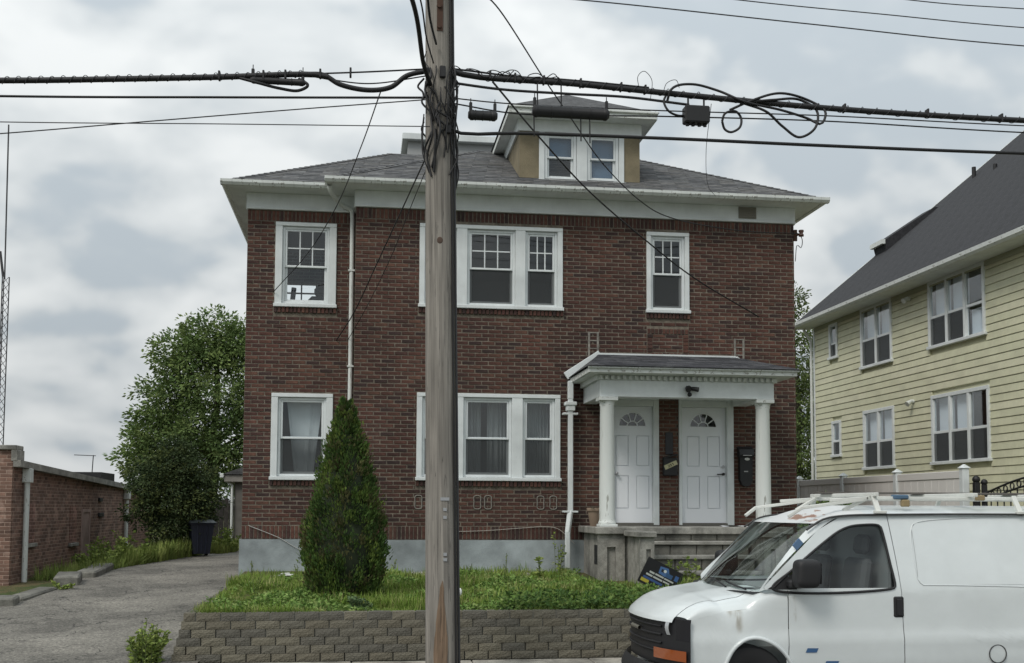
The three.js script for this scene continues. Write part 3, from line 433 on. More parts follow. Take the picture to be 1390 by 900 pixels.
  mesh('porch_downspout', [box(3.76, 3.86, 4.02, 4.36, dz - 0.05, dz + 0.05, 0.01), box(3.70, 3.92, 3.90, 3.97, dz - 0.09, dz + 0.09, 0.012), box(3.73, 3.89, 3.80, 3.90, dz - 0.07, dz + 0.07, 0.01), box(3.67, 3.95, 3.73, 3.77, dz - 0.11, dz + 0.04, 0.006), box(3.765, 3.855, 1.95, 4.02, dz - 0.045, dz + 0.045, 0.01), box(3.67, 3.95, 1.92, 1.955, dz - 0.12, dz + 0.05, 0.006), bar([3.81, 1.96, dz], [3.74, 1.55, dz + 0.10], 0.09, 0.085), bar([3.74, 1.58, dz + 0.10], [3.74, 0.90, dz + 0.10], 0.09, 0.085)], M.white, porch);
  // doors with a fan light
  const frameM = M.white;
  const doorUnit = (a, b, handleAt, leaf) => {
    const d = part('door', house), y0 = FY + 0.05, y1 = 3.93, z = -0.07;
    mesh('door_frame', [box(a - leaf[0], a, FY + 0.012, 4.045, -0.2, 0.025, 0.006), box(b, b + leaf[1], FY + 0.012, 4.045, -0.2, 0.025, 0.006), box(a, b, y1, 4.045, -0.2, 0.022, 0.006)], frameM, d);
    mesh('transom_panel', [box(a - leaf[0], b + leaf[1], 4.046, 4.14, -0.05, 0.028)], frameM, d);
    mesh('threshold', [box(a, b, FY + 0.005, y0, -0.2, 0.02)], std(lin(0.12, 0.115, 0.10), 0.6), d);
    const s = new THREE.Shape([[a + 0.004, y0 + 0.004], [b - 0.004, y0 + 0.004], [b - 0.004, y1 - 0.004], [a + 0.004, y1 - 0.004]].map((p) => new THREE.Vector2(...p)));
    const mx = (a + b) / 2, fy = 3.55, FR = 0.265, fan = new THREE.Path(); fan.moveTo(mx - FR, fy); fan.lineTo(mx + FR, fy); fan.absarc(mx, fy, FR, 0, Math.PI, false); s.holes.push(fan);
    // sunk mouldings round six panels
    const panels = []; for (const [py0, py1] of [[2.0, 2.62], [2.80, 3.38]]) for (const sx of [-1, 1]) panels.push([mx + sx * 0.20 - 0.125, mx + sx * 0.20 + 0.125, py0, py1]);
    for (const [p, q, r, t] of panels) s.holes.push(new THREE.Path([[p, r], [p, t], [q, t], [q, r]].map((v) => new THREE.Vector2(...v))));
    const g = [uvMetres(new THREE.ExtrudeGeometry(s, { depth: 0.02, bevelEnabled: false, curveSegments: 20 }).translate(0, 0, z - 0.02)), box(a + 0.004, b - 0.004, y0 + 0.004, fy - 0.005, z - 0.045, z - 0.022)];
    for (const [p, q, r, t] of panels) g.push(box(p + 0.009, q - 0.009, r + 0.009, t - 0.009, z - 0.021, z - 0.002, 0.014));
    mesh('leaf', g, M.door, d);
    const bars = []; for (const an of [36, 72, 108, 144]) bars.push(bar([mx + Math.cos(R(an)) * 0.10, fy + Math.sin(R(an)) * 0.10, z - 0.008], [mx + Math.cos(R(an)) * 0.26, fy + Math.sin(R(an)) * 0.26, z - 0.008], 0.02, 0.02));
    bars.push(new THREE.TorusGeometry(0.1, 0.012, 6, 16, Math.PI).translate(mx, fy, z - 0.008), new THREE.TorusGeometry(FR, 0.014, 6, 28, Math.PI).translate(mx, fy, z - 0.004), box(mx - FR - 0.01, mx + FR + 0.01, fy - 0.012, fy + 0.012, z - 0.02, z + 0.008));
    mesh('fanlight_bars', bars, M.door, d);
    mesh('fanlight_pane', uvMetres(new THREE.ExtrudeGeometry(new THREE.Shape().absarc(mx, fy, FR, 0, Math.PI, false), { depth: 0.004, bevelEnabled: false, curveSegments: 20 }).translate(0, 0, z - 0.018)), M.glass, d);
    if (handleAt) { mesh('handle', [rod([b - 0.06, 2.66, z], [b - 0.06, 2.66, z + 0.05], 0.026, 14), bar([b - 0.06, 2.66, z + 0.045], [b - 0.19, 2.655, z + 0.05], 0.022, 0.02)], M.dark, d); mesh('deadbolt', [rod([b - 0.06, 2.80, z], [b - 0.06, 2.80, z + 0.03], 0.028, 14)], M.galvanised, d); }
    else mesh('handle', [rod([a + 0.07, 2.66, z], [a + 0.07, 2.66, z + 0.05], 0.026, 14), new THREE.SphereGeometry(0.032, 12, 8).translate(a + 0.07, 2.66, z + 0.065)], M.galvanised, d);
  };
  doorUnit(4.66, 5.43, false, [0.06, 0.108]); doorUnit(5.985, 6.87, true, [0.058, 0.13]);
}
// small things on and by the porch
{
  const m = thing('mailbox', 'tall black wall mailbox with pale oval badge beside the right hand door', 'mailbox', [7.21, 2.43, 0.005]);
  const body = prism([[-0.12, 0.12], [-0.085, 0.03], [-0.04, 0], [0.04, 0], [0.085, 0.03], [0.12, 0.12], [0.12, 0.56], [-0.12, 0.56]], 'z', 0, 0.12); mesh('body', [body], M.dark, m);
  mesh('lid', [prism([[0, 0.56], [0.16, 0.56], [0.17, 0.60], [0.13, 0.70], [0, 0.76]], 'x', -0.14, 0.14)], M.dark, m);
  const bd = new THREE.SphereGeometry(0.05, 16, 10).scale(1, 0.55, 0.15).translate(0.015, 0.515, 0.123); mesh('badge', [bd], std(lin(0.6, 0.6, 0.56), 0.5), m); for (const g of [box(-0.085, 0.09, 0.575, 0.59, 0.171, 0.176), box(-0.05, 0.03, 0.27, 0.29, 0.121, 0.126)]) mesh('slot', g, std(lin(0.4, 0.4, 0.4), 0.5), m);
  const b = thing('mailbox', 'small black mailbox with crooked pale paper label between the two doors', 'mailbox', [5.74, 2.62, 0.005]);
  mesh('body', [box(-0.135, 0.135, 0, 0.34, 0, 0.10, 0.012)], M.dark, b); mesh('lid', [bar([-0.13, 0.33, 0.06], [0.13, 0.40, 0.06], 0.13, 0.03)], M.dark, b);
  mesh('paper_label', [box(-0.13, 0.13, -0.042, 0.042, 0, 0.004).rotateZ(R(24)).translate(0, 0.20, 0.102)], std(lin(0.55, 0.53, 0.38), 0.8), b);
  const cv = document.createElement('canvas'); cv.width = 128; cv.height = 48; const cx = cv.getContext('2d'); cx.fillStyle = '#bdb894'; cx.fillRect(0, 0, 128, 48); cx.fillStyle = '#2b2a22'; cx.font = 'bold 40px sans-serif'; cx.textAlign = 'center'; cx.textBaseline = 'middle'; cx.fillText('251', 64, 25);
  const ct = new THREE.CanvasTexture(cv); ct.colorSpace = THREE.SRGBColorSpace; const pg = new THREE.PlaneGeometry(0.25, 0.08); pg.rotateZ(R(24)).translate(0, 0.20, 0.1075); mesh('house_number', pg, new THREE.MeshStandardMaterial({ map: ct, roughness: 0.8 }), b);
  const l = thing('wall_plaque', 'dark weathered plaque on the brick strip above the small mailbox', 'plaque', [5.735, 3.02, 0.005]); mesh('plate', [box(-0.075, 0.075, 0, 0.42, 0, 0.025, 0.01)], std(lin(0.035, 0.035, 0.04), 0.6), l);
  const c = thing('security_floodlight', 'black two headed security light on the white porch beam', 'light', [5.66, 4.05, 1.505]);
  mesh('base', [rod([0, 0.06, 0], [0, 0.06, 0.05], 0.05, 16)], M.dark, c); mesh('head', [rod([-0.03, 0.07, 0.05], [-0.04, 0.02, 0.17], 0.035, 14, 0.05)], M.dark, c); mesh('head', [rod([0.02, 0.06, 0.05], [0.15, 0.03, 0.13], 0.03, 14, 0.045)], M.dark, c); mesh('sensor', [new THREE.SphereGeometry(0.04, 14, 10).translate(0.01, -0.05, 0.06)], M.dark, c);
  const p = thing('flower_pot', 'tan clay flower pot with a drooping plant behind the porch column', 'flower pot', [4.16, 1.68, 0.72]);
  mesh('pot', new THREE.LatheGeometry([[0.001, 0.02], [0.09, 0], [0.135, 0.27], [0.155, 0.27], [0.155, 0.33], [0.135, 0.33], [0.13, 0.28], [0.001, 0.28]].map((q) => new THREE.Vector2(...q)), 24), std(lin(0.36, 0.27, 0.20), 0.9, { map: stainTex }), p);
  const lf = []; for (let i = 0; i < 34; i++) { const a = rr(0, 6.28), len = rr(0.12, 0.30), g = new THREE.PlaneGeometry(0.035, len, 1, 3); const q = g.attributes.position; for (let k = 0; k < q.count; k++) { const t = q.getY(k) / len + 0.5; q.setXYZ(k, q.getX(k) * (1.1 - t), 0.29 + t * 0.13 - t * t * 0.10, t * len); } g.rotateY(a); g.computeVertexNormals(); lf.push(g); }
  mesh('plant', lf, new THREE.MeshPhysicalMaterial({ color: lin(0.07, 0.10, 0.045), roughness: 0.9, side: THREE.DoubleSide }), p);
  const paper = sheet(-0.26, 0.26, -0.10, 0.10, 6, 4, (x, z) => 0.012 + 0.012 * Math.sin(x * 14 + z * 20));
  const n = mesh('newspaper', paper, std(lin(0.62, 0.64, 0.66), 0.8)); n.position.set(6.62, 1.682, 1.12); n.rotation.y = 0.1; n.material.side = THREE.DoubleSide; tag(n, 'white folded paper lying on the porch floor before the right door', 'newspaper');
}

// ---------------------------------------------------------------- retaining wall of split-face blocks
{
  const wall = thing('retaining_wall', 'low retaining wall of grey split face blocks below the lawn', 'wall');
  const tones = [[0.222, 0.205, 0.158], [0.198, 0.186, 0.148], [0.248, 0.228, 0.172], [0.215, 0.195, 0.146], [0.175, 0.166, 0.137]], mats = tones.map((c) => std(lin(...c), 0.95, { map: stainTex, bumpMap: grainBump, bumpScale: 0.012 }));
  const H = 0.1005, y0 = 0.09, variants = [];
  const rough = (w, h, d) => { // a split face: a small grid pushed in and out, chamfered all round
    const nx = 4, ny = 3, P = [], at = (i, j) => { const e = i === 0 || i === nx || j === 0 || j === ny; return [lerp(-w / 2, w / 2, i / nx) + (e ? 0 : rr(-0.01, 0.01)), lerp(-h / 2, h / 2, j / ny) + (e ? 0 : rr(-0.006, 0.006)), e ? (i === 0 || i === nx ? -0.016 : -0.006) : rr(-0.003, 0.003)]; }, G = [];
    for (let i = 0; i <= nx; i++) { G.push([]); for (let j = 0; j <= ny; j++) G[i].push(at(i, j)); }
    for (let i = 0; i < nx; i++) for (let j = 0; j < ny; j++) P.push(G[i][j], G[i + 1][j], G[i + 1][j + 1], G[i][j], G[i + 1][j + 1], G[i][j + 1]);
    const b = [[-w / 2, -h / 2], [w / 2, -h / 2], [w / 2, h / 2], [-w / 2, h / 2]]; for (let k = 0; k < 4; k++) { const [p, q] = [b[k], b[(k + 1) % 4]]; P.push([...p, -d], [...q, -d], [...q, -0.016], [...p, -d], [...q, -0.016], [...p, -0.016]); }
    return poly(P);
  };
  for (let k = 0; k < 6; k++) variants.push(rough(0.284, H - 0.002, 0.2));
  const half = [rough(0.136, H - 0.002, 0.2), rough(0.136, H - 0.002, 0.2)];
  for (let r = 0; r < 6; r++) {
    const y = y0 + (r + 0.5) * H, z = 6.215 - r * 0.006, x0 = -2.29 + r * 0.026;
    for (let x = x0 + (r % 2 ? 0.075 : 0.15); x < 9.5; x += r % 2 && x === x0 + 0.075 ? 0.225 : 0.30) {
      const sm = r % 2 && x < x0 + 0.1, b = mesh('block', (sm ? half : variants)[Math.floor(rnd() * (sm ? 2 : 6))], mats[Math.floor(rnd() * 5)], wall); b.position.set(x, y, z + rr(-0.004, 0.004)); b.rotation.z = rr(-0.006, 0.006);
    }
    // the return along the drive, shorter course by course as the drive climbs
    const zend = [5.0, 4.2, 3.2, 1.9, 1.0, 0.2][r];
    for (let zz = z - (r % 2 ? 0.36 : 0.21); zz > zend; zz -= 0.30) { const b = mesh('block', variants[Math.floor(rnd() * 6)], mats[Math.floor(rnd() * 5)], wall); b.position.set(x0 + 0.0, y, zz); b.rotation.y = -Math.PI / 2; }
  }
  mesh('fill', [box(-2.10, 9.5, 0.05, y0 + 5.9 * H, 6.0, 6.16), box(-2.08, -1.95, 0.05, y0 + 5.9 * H, 0.1, 6.0)], M.stone, wall);
}
// long concrete edging blocks beside the drive
{
  const L = [[-5.84, 1.15, 0.55, 0.42, 0.30, 0.10, 'short mossy concrete block at the low end of the drive edging'], [-5.66, 0.05, 0.34, 1.55, 0.22, -0.10, 'long flat concrete slab in the drive edging next to the low end block'], [-5.50, -1.75, 0.45, 1.0, 0.33, 0.18, 'thick pale concrete block in the middle of the drive edging'], [-5.46, -3.7, 0.40, 1.9, 0.28, 0.02, 'long dark concrete beam at the upper end of the drive edging']];
  for (const [x, z, w, l, h, t, label] of L) { const b = mesh('edging_block', box(-w / 2, w / 2, -0.2, h, -l / 2, l / 2, 0.03), M.stone); b.position.set(x, driveY(z) - 0.16, z); b.rotation.y = t; b.rotation.x = R(2.5); tag(b, label, 'concrete block', 'concrete edging beside the drive'); }
}
// ---------------------------------------------------------------- plants
const leafMat = new THREE.MeshPhysicalMaterial({ color: lin(1, 1, 1), vertexColors: true, roughness: 0.85, transmission: 0.22, side: THREE.DoubleSide });
leafMat.specularIntensity = 0.35;
class Leaves {
  constructor() { this.p = []; this.c = []; this.n = []; }
  add(x, y, z, dx, dy, dz, len, wid, col) { // a leaf folded on its midrib, from its stalk along d
    const d = new THREE.Vector3(dx, dy, dz).normalize(), s = new THREE.Vector3(rr(-1, 1), rr(-1, 1), rr(-1, 1)).cross(d).normalize(), u = s.clone().cross(d).multiplyScalar(wid * 0.18), a = [x, y, z], m = [x + d.x * len * 0.45, y + d.y * len * 0.45, z + d.z * len * 0.45], b = [x + d.x * len, y + d.y * len, z + d.z * len], l = [m[0] + s.x * wid / 2 + u.x, m[1] + s.y * wid / 2 + u.y, m[2] + s.z * wid / 2 + u.z], r = [m[0] - s.x * wid / 2 + u.x, m[1] - s.y * wid / 2 + u.y, m[2] - s.z * wid / 2 + u.z];
    this.p.push(...a, ...l, ...b, ...a, ...b, ...r); for (let i = 0; i < 6; i++) this.c.push(...col);
  }
  build(name, parent, mat = leafMat) { const g = new THREE.BufferGeometry(); g.setAttribute('position', new THREE.Float32BufferAttribute(this.p, 3)); g.setAttribute('color', new THREE.Float32BufferAttribute(this.c, 3)); g.setAttribute('uv', new THREE.Float32BufferAttribute(new Float32Array(this.p.length / 3 * 2), 2)); g.computeVertexNormals(); return mesh(name, g, mat, parent); }
}
const greenOf = (pal) => { const a = pal[Math.floor(rnd() * pal.length)], v = rr(0.75, 1.25); return [a[0] * v, a[1] * v, a[2] * v]; };
const dirRand = () => { const z = rr(-1, 1), a = rr(0, 6.283), q = Math.sqrt(1 - z * z); return [q * Math.cos(a), z, q * Math.sin(a)]; };
function limb(pts, r0, r1) { const c = new THREE.CatmullRomCurve3(pts.map((p) => new THREE.Vector3(...p))), g = new THREE.TubeGeometry(c, 14, 1, 8), p = g.attributes.position, v = new THREE.Vector3(); for (let i = 0; i < p.count; i++) { const k = Math.floor(i / 9), t = k / 14, o = c.getPointAt(t); v.fromBufferAttribute(p, i).sub(o).multiplyScalar(lerp(r0, r1, t)).add(o); p.setXYZ(i, v.x, v.y, v.z); } g.computeVertexNormals(); return g; }
M.bark = std(lin(0.11, 0.09, 0.07), 0.95, { map: stainTex, bumpMap: grainBump, bumpScale: 0.01 });
{ // clipped cone of arborvitae on the lawn
  const t = thing('arborvitae', 'dark green cone shaped evergreen standing on the lawn before the brick house', 'shrub', [-0.24, 0.66, 4.2]), pal = [[0.068, 0.122, 0.028], [0.085, 0.145, 0.032], [0.055, 0.102, 0.027], [0.125, 0.178, 0.038], [0.10, 0.10, 0.04]];
  mesh('trunk', limb([[0, -0.1, 0], [0.02, 0.6, 0.01], [0, 1.6, 0], [0.02, 2.6, 0]], 0.07, 0.015), M.bark, t);
  const prof = (h) => (h < 0.06 ? lerp(0.34, 0.48, h / 0.06) : h < 0.24 ? lerp(0.48, 0.57, smooth(0.06, 0.24, h)) : lerp(0.57, 0.045, Math.pow((h - 0.24) / 0.76, 1.3)));
  const HH = 2.88, lump = (a, h) => 1 + 0.11 * (fbm(a * 2.2 + 5, h * 7, 4096, 3) - 0.5) * 2 + 0.07 * (fbm(a * 6, h * 20 + 9, 4096, 2) - 0.5) * 2, L = new Leaves();
  for (let i = 0; i < 760; i++) { // flat upright sprays bunched into lumps
    const h = Math.pow(rnd(), 1.35), a = rr(0, 6.283), k = lump(a, h), r = prof(h) * k * rr(0.84, 1.0), cx = Math.cos(a) * r, cz = Math.sin(a) * r, cy = h * HH, s = rr(0.05, 0.13) * (h > 0.95 ? 0.3 : h > 0.85 ? 0.55 : 1), tone = greenOf(pal);
    for (let q = 0; q < 46; q++) { const e = dirRand(), w = Math.pow(rnd(), 0.5) * s, v = rr(0.8, 1.2), b = a + rr(-0.9, 0.9), out = rr(0.1, 0.8); L.add(cx + e[0] * w, cy + e[1] * w * 1.5, cz + e[2] * w, Math.cos(b) * out, rr(0.35, 1.1), Math.sin(b) * out, rr(0.035, 0.075), rr(0.016, 0.032), tone.map((c) => c * v)); }
  }
  L.build('crown', t);
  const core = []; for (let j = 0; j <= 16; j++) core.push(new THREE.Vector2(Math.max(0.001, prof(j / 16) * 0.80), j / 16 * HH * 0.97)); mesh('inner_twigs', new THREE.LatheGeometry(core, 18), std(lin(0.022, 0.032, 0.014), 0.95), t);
}
function tree(name, label, pos, o) { // lobes: [x, y, z, r, n]
  const t = thing(name, label, 'tree', pos, 0, o.group), L = new Leaves(), bark = [];
  const trunk = o.trunk; bark.push(limb(trunk.pts, trunk.r, trunk.r * 0.45)); const top = trunk.pts[trunk.pts.length - 1], mid = trunk.pts[Math.floor(trunk.pts.length / 2)];
  for (const [x, y, z, r] of o.lobes) { const s = y > top[1] ? top : mid; bark.push(limb([s, [lerp(s[0], x, 0.5) + rr(-0.2, 0.2), lerp(s[1], y, 0.55), lerp(s[2], z, 0.5)], [x, y, z]], trunk.r * 0.3, 0.03)); }
  for (const [x, y, z, r, n, sq = 0.85] of o.lobes) {
    const twigs = Math.max(6, Math.floor(n * (o.dense ?? 1) / (o.perTwig ?? 22)));
    for (let i = 0; i < twigs; i++) { // leaves hang in sprays round twig ends, so that gaps stay open between sprays
      const d = dirRand(), q = Math.pow(rnd(), 0.42) * r * (1 + 0.25 * (fbm(d[0] * 2 + x, d[2] * 2 + y, 4096, 2) - 0.5)), cx = x + d[0] * q, cy = y + d[1] * q * sq, cz = z + d[2] * q, sp = (o.spray ?? 0.34) * rr(0.6, 1.25), tone = greenOf(o.pal);
      for (let k = 0; k < (o.perTwig ?? 22); k++) { const e = dirRand(), w = Math.pow(rnd(), 0.6) * sp, v = rr(0.85, 1.18), g = [e[0] + d[0] * 0.6, e[1] * 0.7 - 0.25 + d[1] * 0.4, e[2] + d[2] * 0.6]; L.add(cx + e[0] * w, cy + e[1] * w * 0.7, cz + e[2] * w, ...g, o.leaf * rr(0.7, 1.3), o.leaf * rr(0.4, 0.65), tone.map((c) => c * v)); }
    }
  }
  mesh('trunk', bark, M.bark, t); L.build('crown', t); return t;
}
const palDeep = [[0.128, 0.192, 0.062], [0.155, 0.222, 0.070], [0.105, 0.165, 0.055], [0.19, 0.25, 0.082]];
tree('maple_tree', 'tall leafy tree rising behind the dark bush at the head of the drive', [-5.6, 0.8, -22], { pal: palDeep, leaf: 0.15, spray: 0.40, perTwig: 36, dense: 1.5, trunk: { r: 0.2, pts: [[0, -0.2, 0], [0.1, 1.6, 0], [0, 3.2, 0.1], [0.2, 5.2, 0], [0.1, 6.8, 0]] },
  lobes: [[0.2, 7.4, 0, 1.35, 3000], [-0.9, 6.7, 0.4, 1.25, 2400], [1.4, 7.1, -0.3, 1.3, 2600], [2.4, 6.0, 0.2, 1.3, 2400], [-1.5, 5.2, 0.2, 1.3, 2500], [0.3, 5.5, 0.8, 1.4, 1900], [1.5, 4.8, 0.5, 1.3, 1900], [-1.9, 4.0, 0, 1.15, 1900], [-0.7, 3.9, 0.7, 1.3, 2300], [0.9, 3.3, 0.6, 1.4, 2400], [2.3, 3.8, 0, 1.4, 2400], [-2.5, 2.9, 0.3, 0.9, 1200], [-1.6, 2.5, 0.4, 1.1, 1700], [-2.7, 3.6, -0.4, 0.6, 450], [2.2, 2.0, 0.2, 1.3, 1800], [0.3, 1.8, 0.4, 1.3, 1600], [3.4, 5.0, 0, 1.2, 1500], [3.4, 3.0, 0, 1.2, 1500]] });
tree('round_bush', 'big round dark bush leaning over the blue wheeled bin', [-4.85, 0.62, -9.3], { pal: [[0.052, 0.080, 0.032], [0.066, 0.096, 0.036], [0.044, 0.070, 0.028], [0.11, 0.138, 0.044]], leaf: 0.085, spray: 0.20, perTwig: 26, trunk: { r: 0.09, pts: [[0, -0.1, 0], [0.05, 0.5, 0], [-0.04, 1.1, 0], [0, 1.7, 0]] },
  lobes: [[0, 2.3, 0, 0.85, 5200], [0.5, 2.0, 0.1, 0.72, 3600], [-0.5, 2.0, 0.15, 0.72, 3600], [0.15, 1.5, 0.3, 0.85, 4200], [-0.55, 1.35, 0.1, 0.65, 2600], [0.65, 1.35, 0.1, 0.6, 2400], [0.1, 0.8, 0.2, 0.7, 2600], [0, 2.75, 0, 0.45, 1200], [-0.1, 0.3, 0.2, 0.5, 1200]] });
tree('back_tree', 'bright green tree seen in the gap between the brick house and the yellow house', [17.2, 0.8, -22], { pal: [[0.12, 0.165, 0.055], [0.10, 0.145, 0.048], [0.14, 0.18, 0.06]], leaf: 0.14, spray: 0.42, perTwig: 30, dense: 1.5, trunk: { r: 0.22, pts: [[0, -0.2, 0], [0, 2, 0], [0.1, 4, 0], [0, 7, 0]] },
  lobes: [[0, 8.4, 0, 1.1, 1300], [0.2, 6.8, 0, 1.5, 2200], [0.1, 5.2, 0.3, 1.6, 2400], [-0.2, 3.6, 0.3, 1.6, 2400], [0.3, 2.2, 0, 1.5, 2000], [-0.1, 9.6, 0, 0.55, 350]] });
tree('house_bush', 'low green bush at the right hand corner of the brick house', [8.30, 0.85, 1.35], { pal: palDeep, leaf: 0.09, spray: 0.18, perTwig: 20, trunk: { r: 0.05, pts: [[0, -0.1, 0], [0, 0.3, 0], [0.02, 0.6, 0], [0, 0.9, 0]] }, lobes: [[0, 0.75, 0, 0.42, 2200], [-0.3, 0.5, 0.1, 0.45, 1500], [0.3, 0.5, 0.1, 0.45, 1500], [0.05, 1.1, 0, 0.28, 800]] });
// grass: bent blades in tufts
const bladeMat = new THREE.MeshPhysicalMaterial({ color: lin(1, 1, 1), roughness: 0.85, transmission: 0.22, side: THREE.DoubleSide, specularIntensity: 0.3 });
function tuft(n, h, w, spread) { const P = []; for (let i = 0; i < n; i++) { const a = rr(0, 6.283), x = Math.cos(a) * spread * rnd(), z = Math.sin(a) * spread * rnd(), b = rr(0, 6.283), lean = rr(0.1, 0.75), H = h * rr(0.55, 1.1), sx = Math.cos(b + 1.57) * w / 2, sz = Math.sin(b + 1.57) * w / 2, at = (t) => [x + Math.cos(b) * lean * H * t * t, H * t * (1 - 0.25 * lean * t), z + Math.sin(b) * lean * H * t * t]; for (let k = 0; k < 2; k++) { const p = at(k / 2.6), q = at((k + 1) / 2.6), w0 = 1 - k * 0.25, w1 = 0.75 - k * 0.25; P.push([p[0] - sx * w0, p[1], p[2] - sz * w0], [p[0] + sx * w0, p[1], p[2] + sz * w0], [q[0] + sx * w1, q[1], q[2] + sz * w1], [p[0] - sx * w0, p[1], p[2] - sz * w0], [q[0] + sx * w1, q[1], q[2] + sz * w1], [q[0] - sx * w1, q[1], q[2] - sz * w1]); } const q = at(2 / 2.6), e = at(1); P.push([q[0] - sx * 0.5, q[1], q[2] - sz * 0.5], [q[0] + sx * 0.5, q[1], q[2] + sz * 0.5], e); } return poly(P); }
function grassField(name, label, geo, count, spot, pal) {
  const im = new THREE.InstancedMesh(geo, bladeMat, count), m = new THREE.Matrix4(), q = new THREE.Quaternion(), up = new THREE.Vector3(0, 1, 0), c = new THREE.Color(); let n = 0;
  for (let tries = 0; n < count && tries < count * 6; tries++) { const s = spot(); if (!s) continue; q.setFromAxisAngle(up, rr(0, 6.283)); m.compose(new THREE.Vector3(s[0], s[1], s[2]), q, new THREE.Vector3(s[3], s[3] * rr(0.8, 1.25), s[3])); im.setMatrixAt(n, m); const g = greenOf(pal); im.setColorAt(n, c.setRGB(...g)); n++; }
  im.count = n; im.name = numbered(name); im.castShadow = im.receiveShadow = true; scene.add(im); tag(im, label, 'grass', null, 'stuff'); return im;
}
const grassPal = [[0.17, 0.27, 0.045], [0.215, 0.31, 0.06], [0.15, 0.245, 0.04], [0.26, 0.335, 0.085], [0.32, 0.33, 0.13]];
grassField('grass', 'ragged green grass covering the lawn above the retaining wall', tuft(11, 0.125, 0.009, 0.06), 17000, () => { const x = rr(-2.05, 6.6), z = 6.08 - Math.pow(rnd(), 1.3) * 5.9; if (z < 0.12) return; if (x > 3.7 && z < 2.8) return; if (x > 3.9 && z < 1.7) return; if (Math.hypot(x + 0.24, z - 4.2) < 0.42) return; if (z < 1.0 && x < 3.6 && rnd() < 0.75) return; const d = fbm(x * 1.3 + 9, z * 1.3, 4096, 3); if (rnd() > smooth(0.22, 0.5, d) + 0.35) return; return [x, lawnY(x, z) - 0.035, z, lerp(0.4, 1.15, smooth(0.34, 0.68, d)) * rr(0.7, 1.3) * (rnd() < 0.05 ? 1.6 : 1)]; }, grassPal);
grassField('verge_grass', 'long pale grass along the foot of the low brick building', tuft(9, 0.26, 0.014, 0.07), 3600, () => { const z = rr(-12, 5.5), x = z < -3.4 ? driveLeft(z) - 0.05 - Math.pow(rnd(), 1.4) * 1.3 : rr(-6.5, driveLeft(z) - 0.25); if (x < -6.55 && z < -2.3) return; const tall = z < -3.2 && z > -9; if (!tall && rnd() < 0.55) return; return [x, vergeY(x, z) - 0.02, z, tall ? rr(0.8, 2.1) : rr(0.35, 0.9)]; }, [[0.20, 0.26, 0.065], [0.26, 0.30, 0.09], [0.17, 0.23, 0.06]]);
grassField('yard_grass', 'sunlit grass strip beside the small garage at the end of the drive', tuft(8, 0.22, 0.016, 0.08), 1500, () => { const z = rr(-15, -10), x = rr(-4.6, -3.0); if (x > driveLeft(z) + 0.35 && z > -12.4) return; return [x, Math.max(vergeY(x, z), driveY(z)) - 0.02, z, rr(0.7, 1.5)]; }, [[0.28, 0.32, 0.09], [0.23, 0.27, 0.08]]);
// broad-leaved growth along the wall top and single weeds
function cover(name, label, n, spot, leaf, pal) { const L = new Leaves(); for (let i = 0; i < n; i++) { const [x, y, z, h] = spot(); const d = dirRand(); L.add(x, y, z, d[0], Math.abs(d[1]) * 0.5 + 0.05, d[2], leaf * rr(0.6, 1.3), leaf * rr(0.4, 0.7), greenOf(pal)); } const m = L.build(name, scene); return tag(m, label, 'ground cover', null, 'stuff'); }
cover('ground_cover', 'dense dark broad leaved growth spilling over the wall top beside the yard sign', 9000, () => { const x = rr(1.75, 6.2), z = rr(4.75, 6.10), top = 0.10 + 0.20 * fbm(x * 2.6, z * 2.6 + 7, 4096, 3) * smooth(1.75, 2.2, x); return [x, lawnY(x, z) - 0.03 + Math.pow(rnd(), 0.6) * top, z]; }, 0.075, [[0.09, 0.165, 0.04], [0.12, 0.20, 0.045], [0.075, 0.14, 0.04], [0.16, 0.23, 0.06]]);
cover('lawn_weeds', 'patches of mixed broad leaved weeds scattered through the lawn grass', 15000, () => { for (;;) { const x = rr(-2.0, 6.4), z = rr(0.5, 6.05), d = fbm(x * 1.9 + 3, z * 1.9 + 60, 4096, 3); if (d < 0.52 + rnd() * 0.08 || Math.hypot(x + 0.24, z - 4.2) < 0.5 || (x > 3.7 && z < 2.9)) continue; return [x, lawnY(x, z) - 0.02 + Math.pow(rnd(), 0.7) * 0.55 * (d - 0.46), z]; } }, 0.065, [[0.16, 0.26, 0.06], [0.20, 0.31, 0.08], [0.13, 0.23, 0.055], [0.26, 0.34, 0.11]]);
function weed(label, pos, h, stems, leaf, pal, spread = 0.15) {
  const t = thing('weed', label, 'weed', pos), L = new Leaves(), st = [];
  for (let s = 0; s < stems; s++) { const a = rr(0, 6.283), H = h * rr(0.6, 1.05), rad = spread * Math.sqrt(rnd()) * 1.25, bx = Math.cos(a) * rad, bz = Math.sin(a) * rad, pts = [[bx * 0.75, -0.03, bz * 0.75], [bx, H * 0.5, bz], [bx * 1.3 + rr(-0.04, 0.04), H * (1.1 - 0.35 * rad / spread), bz * 1.3 + rr(-0.04, 0.04)]]; st.push(tube(pts, 0.004, 8, 4)); const c = new THREE.CatmullRomCurve3(pts.map((p) => new THREE.Vector3(...p))); for (let k = 0; k < 16; k++) { const u = rr(0.05, 1), p = c.getPoint(u), e = rr(0, 6.283); L.add(p.x, p.y, p.z, Math.cos(e), rr(0.0, 0.7), Math.sin(e), leaf * rr(0.7, 1.3) * (1.15 - u * 0.5), leaf * rr(0.35, 0.6), greenOf(pal)); } }
  mesh('stem', st, std(lin(0.10, 0.13, 0.045), 0.9), t); L.build('leaves', t); return t;
}
const palLight = [[0.22, 0.29, 0.065], [0.27, 0.33, 0.09], [0.18, 0.25, 0.06]];
weed('bushy pale weed growing at the foot of the stepped wall end', [-2.58, 0.10, 6.2], 0.50, 70, 0.075, palLight, 0.17);
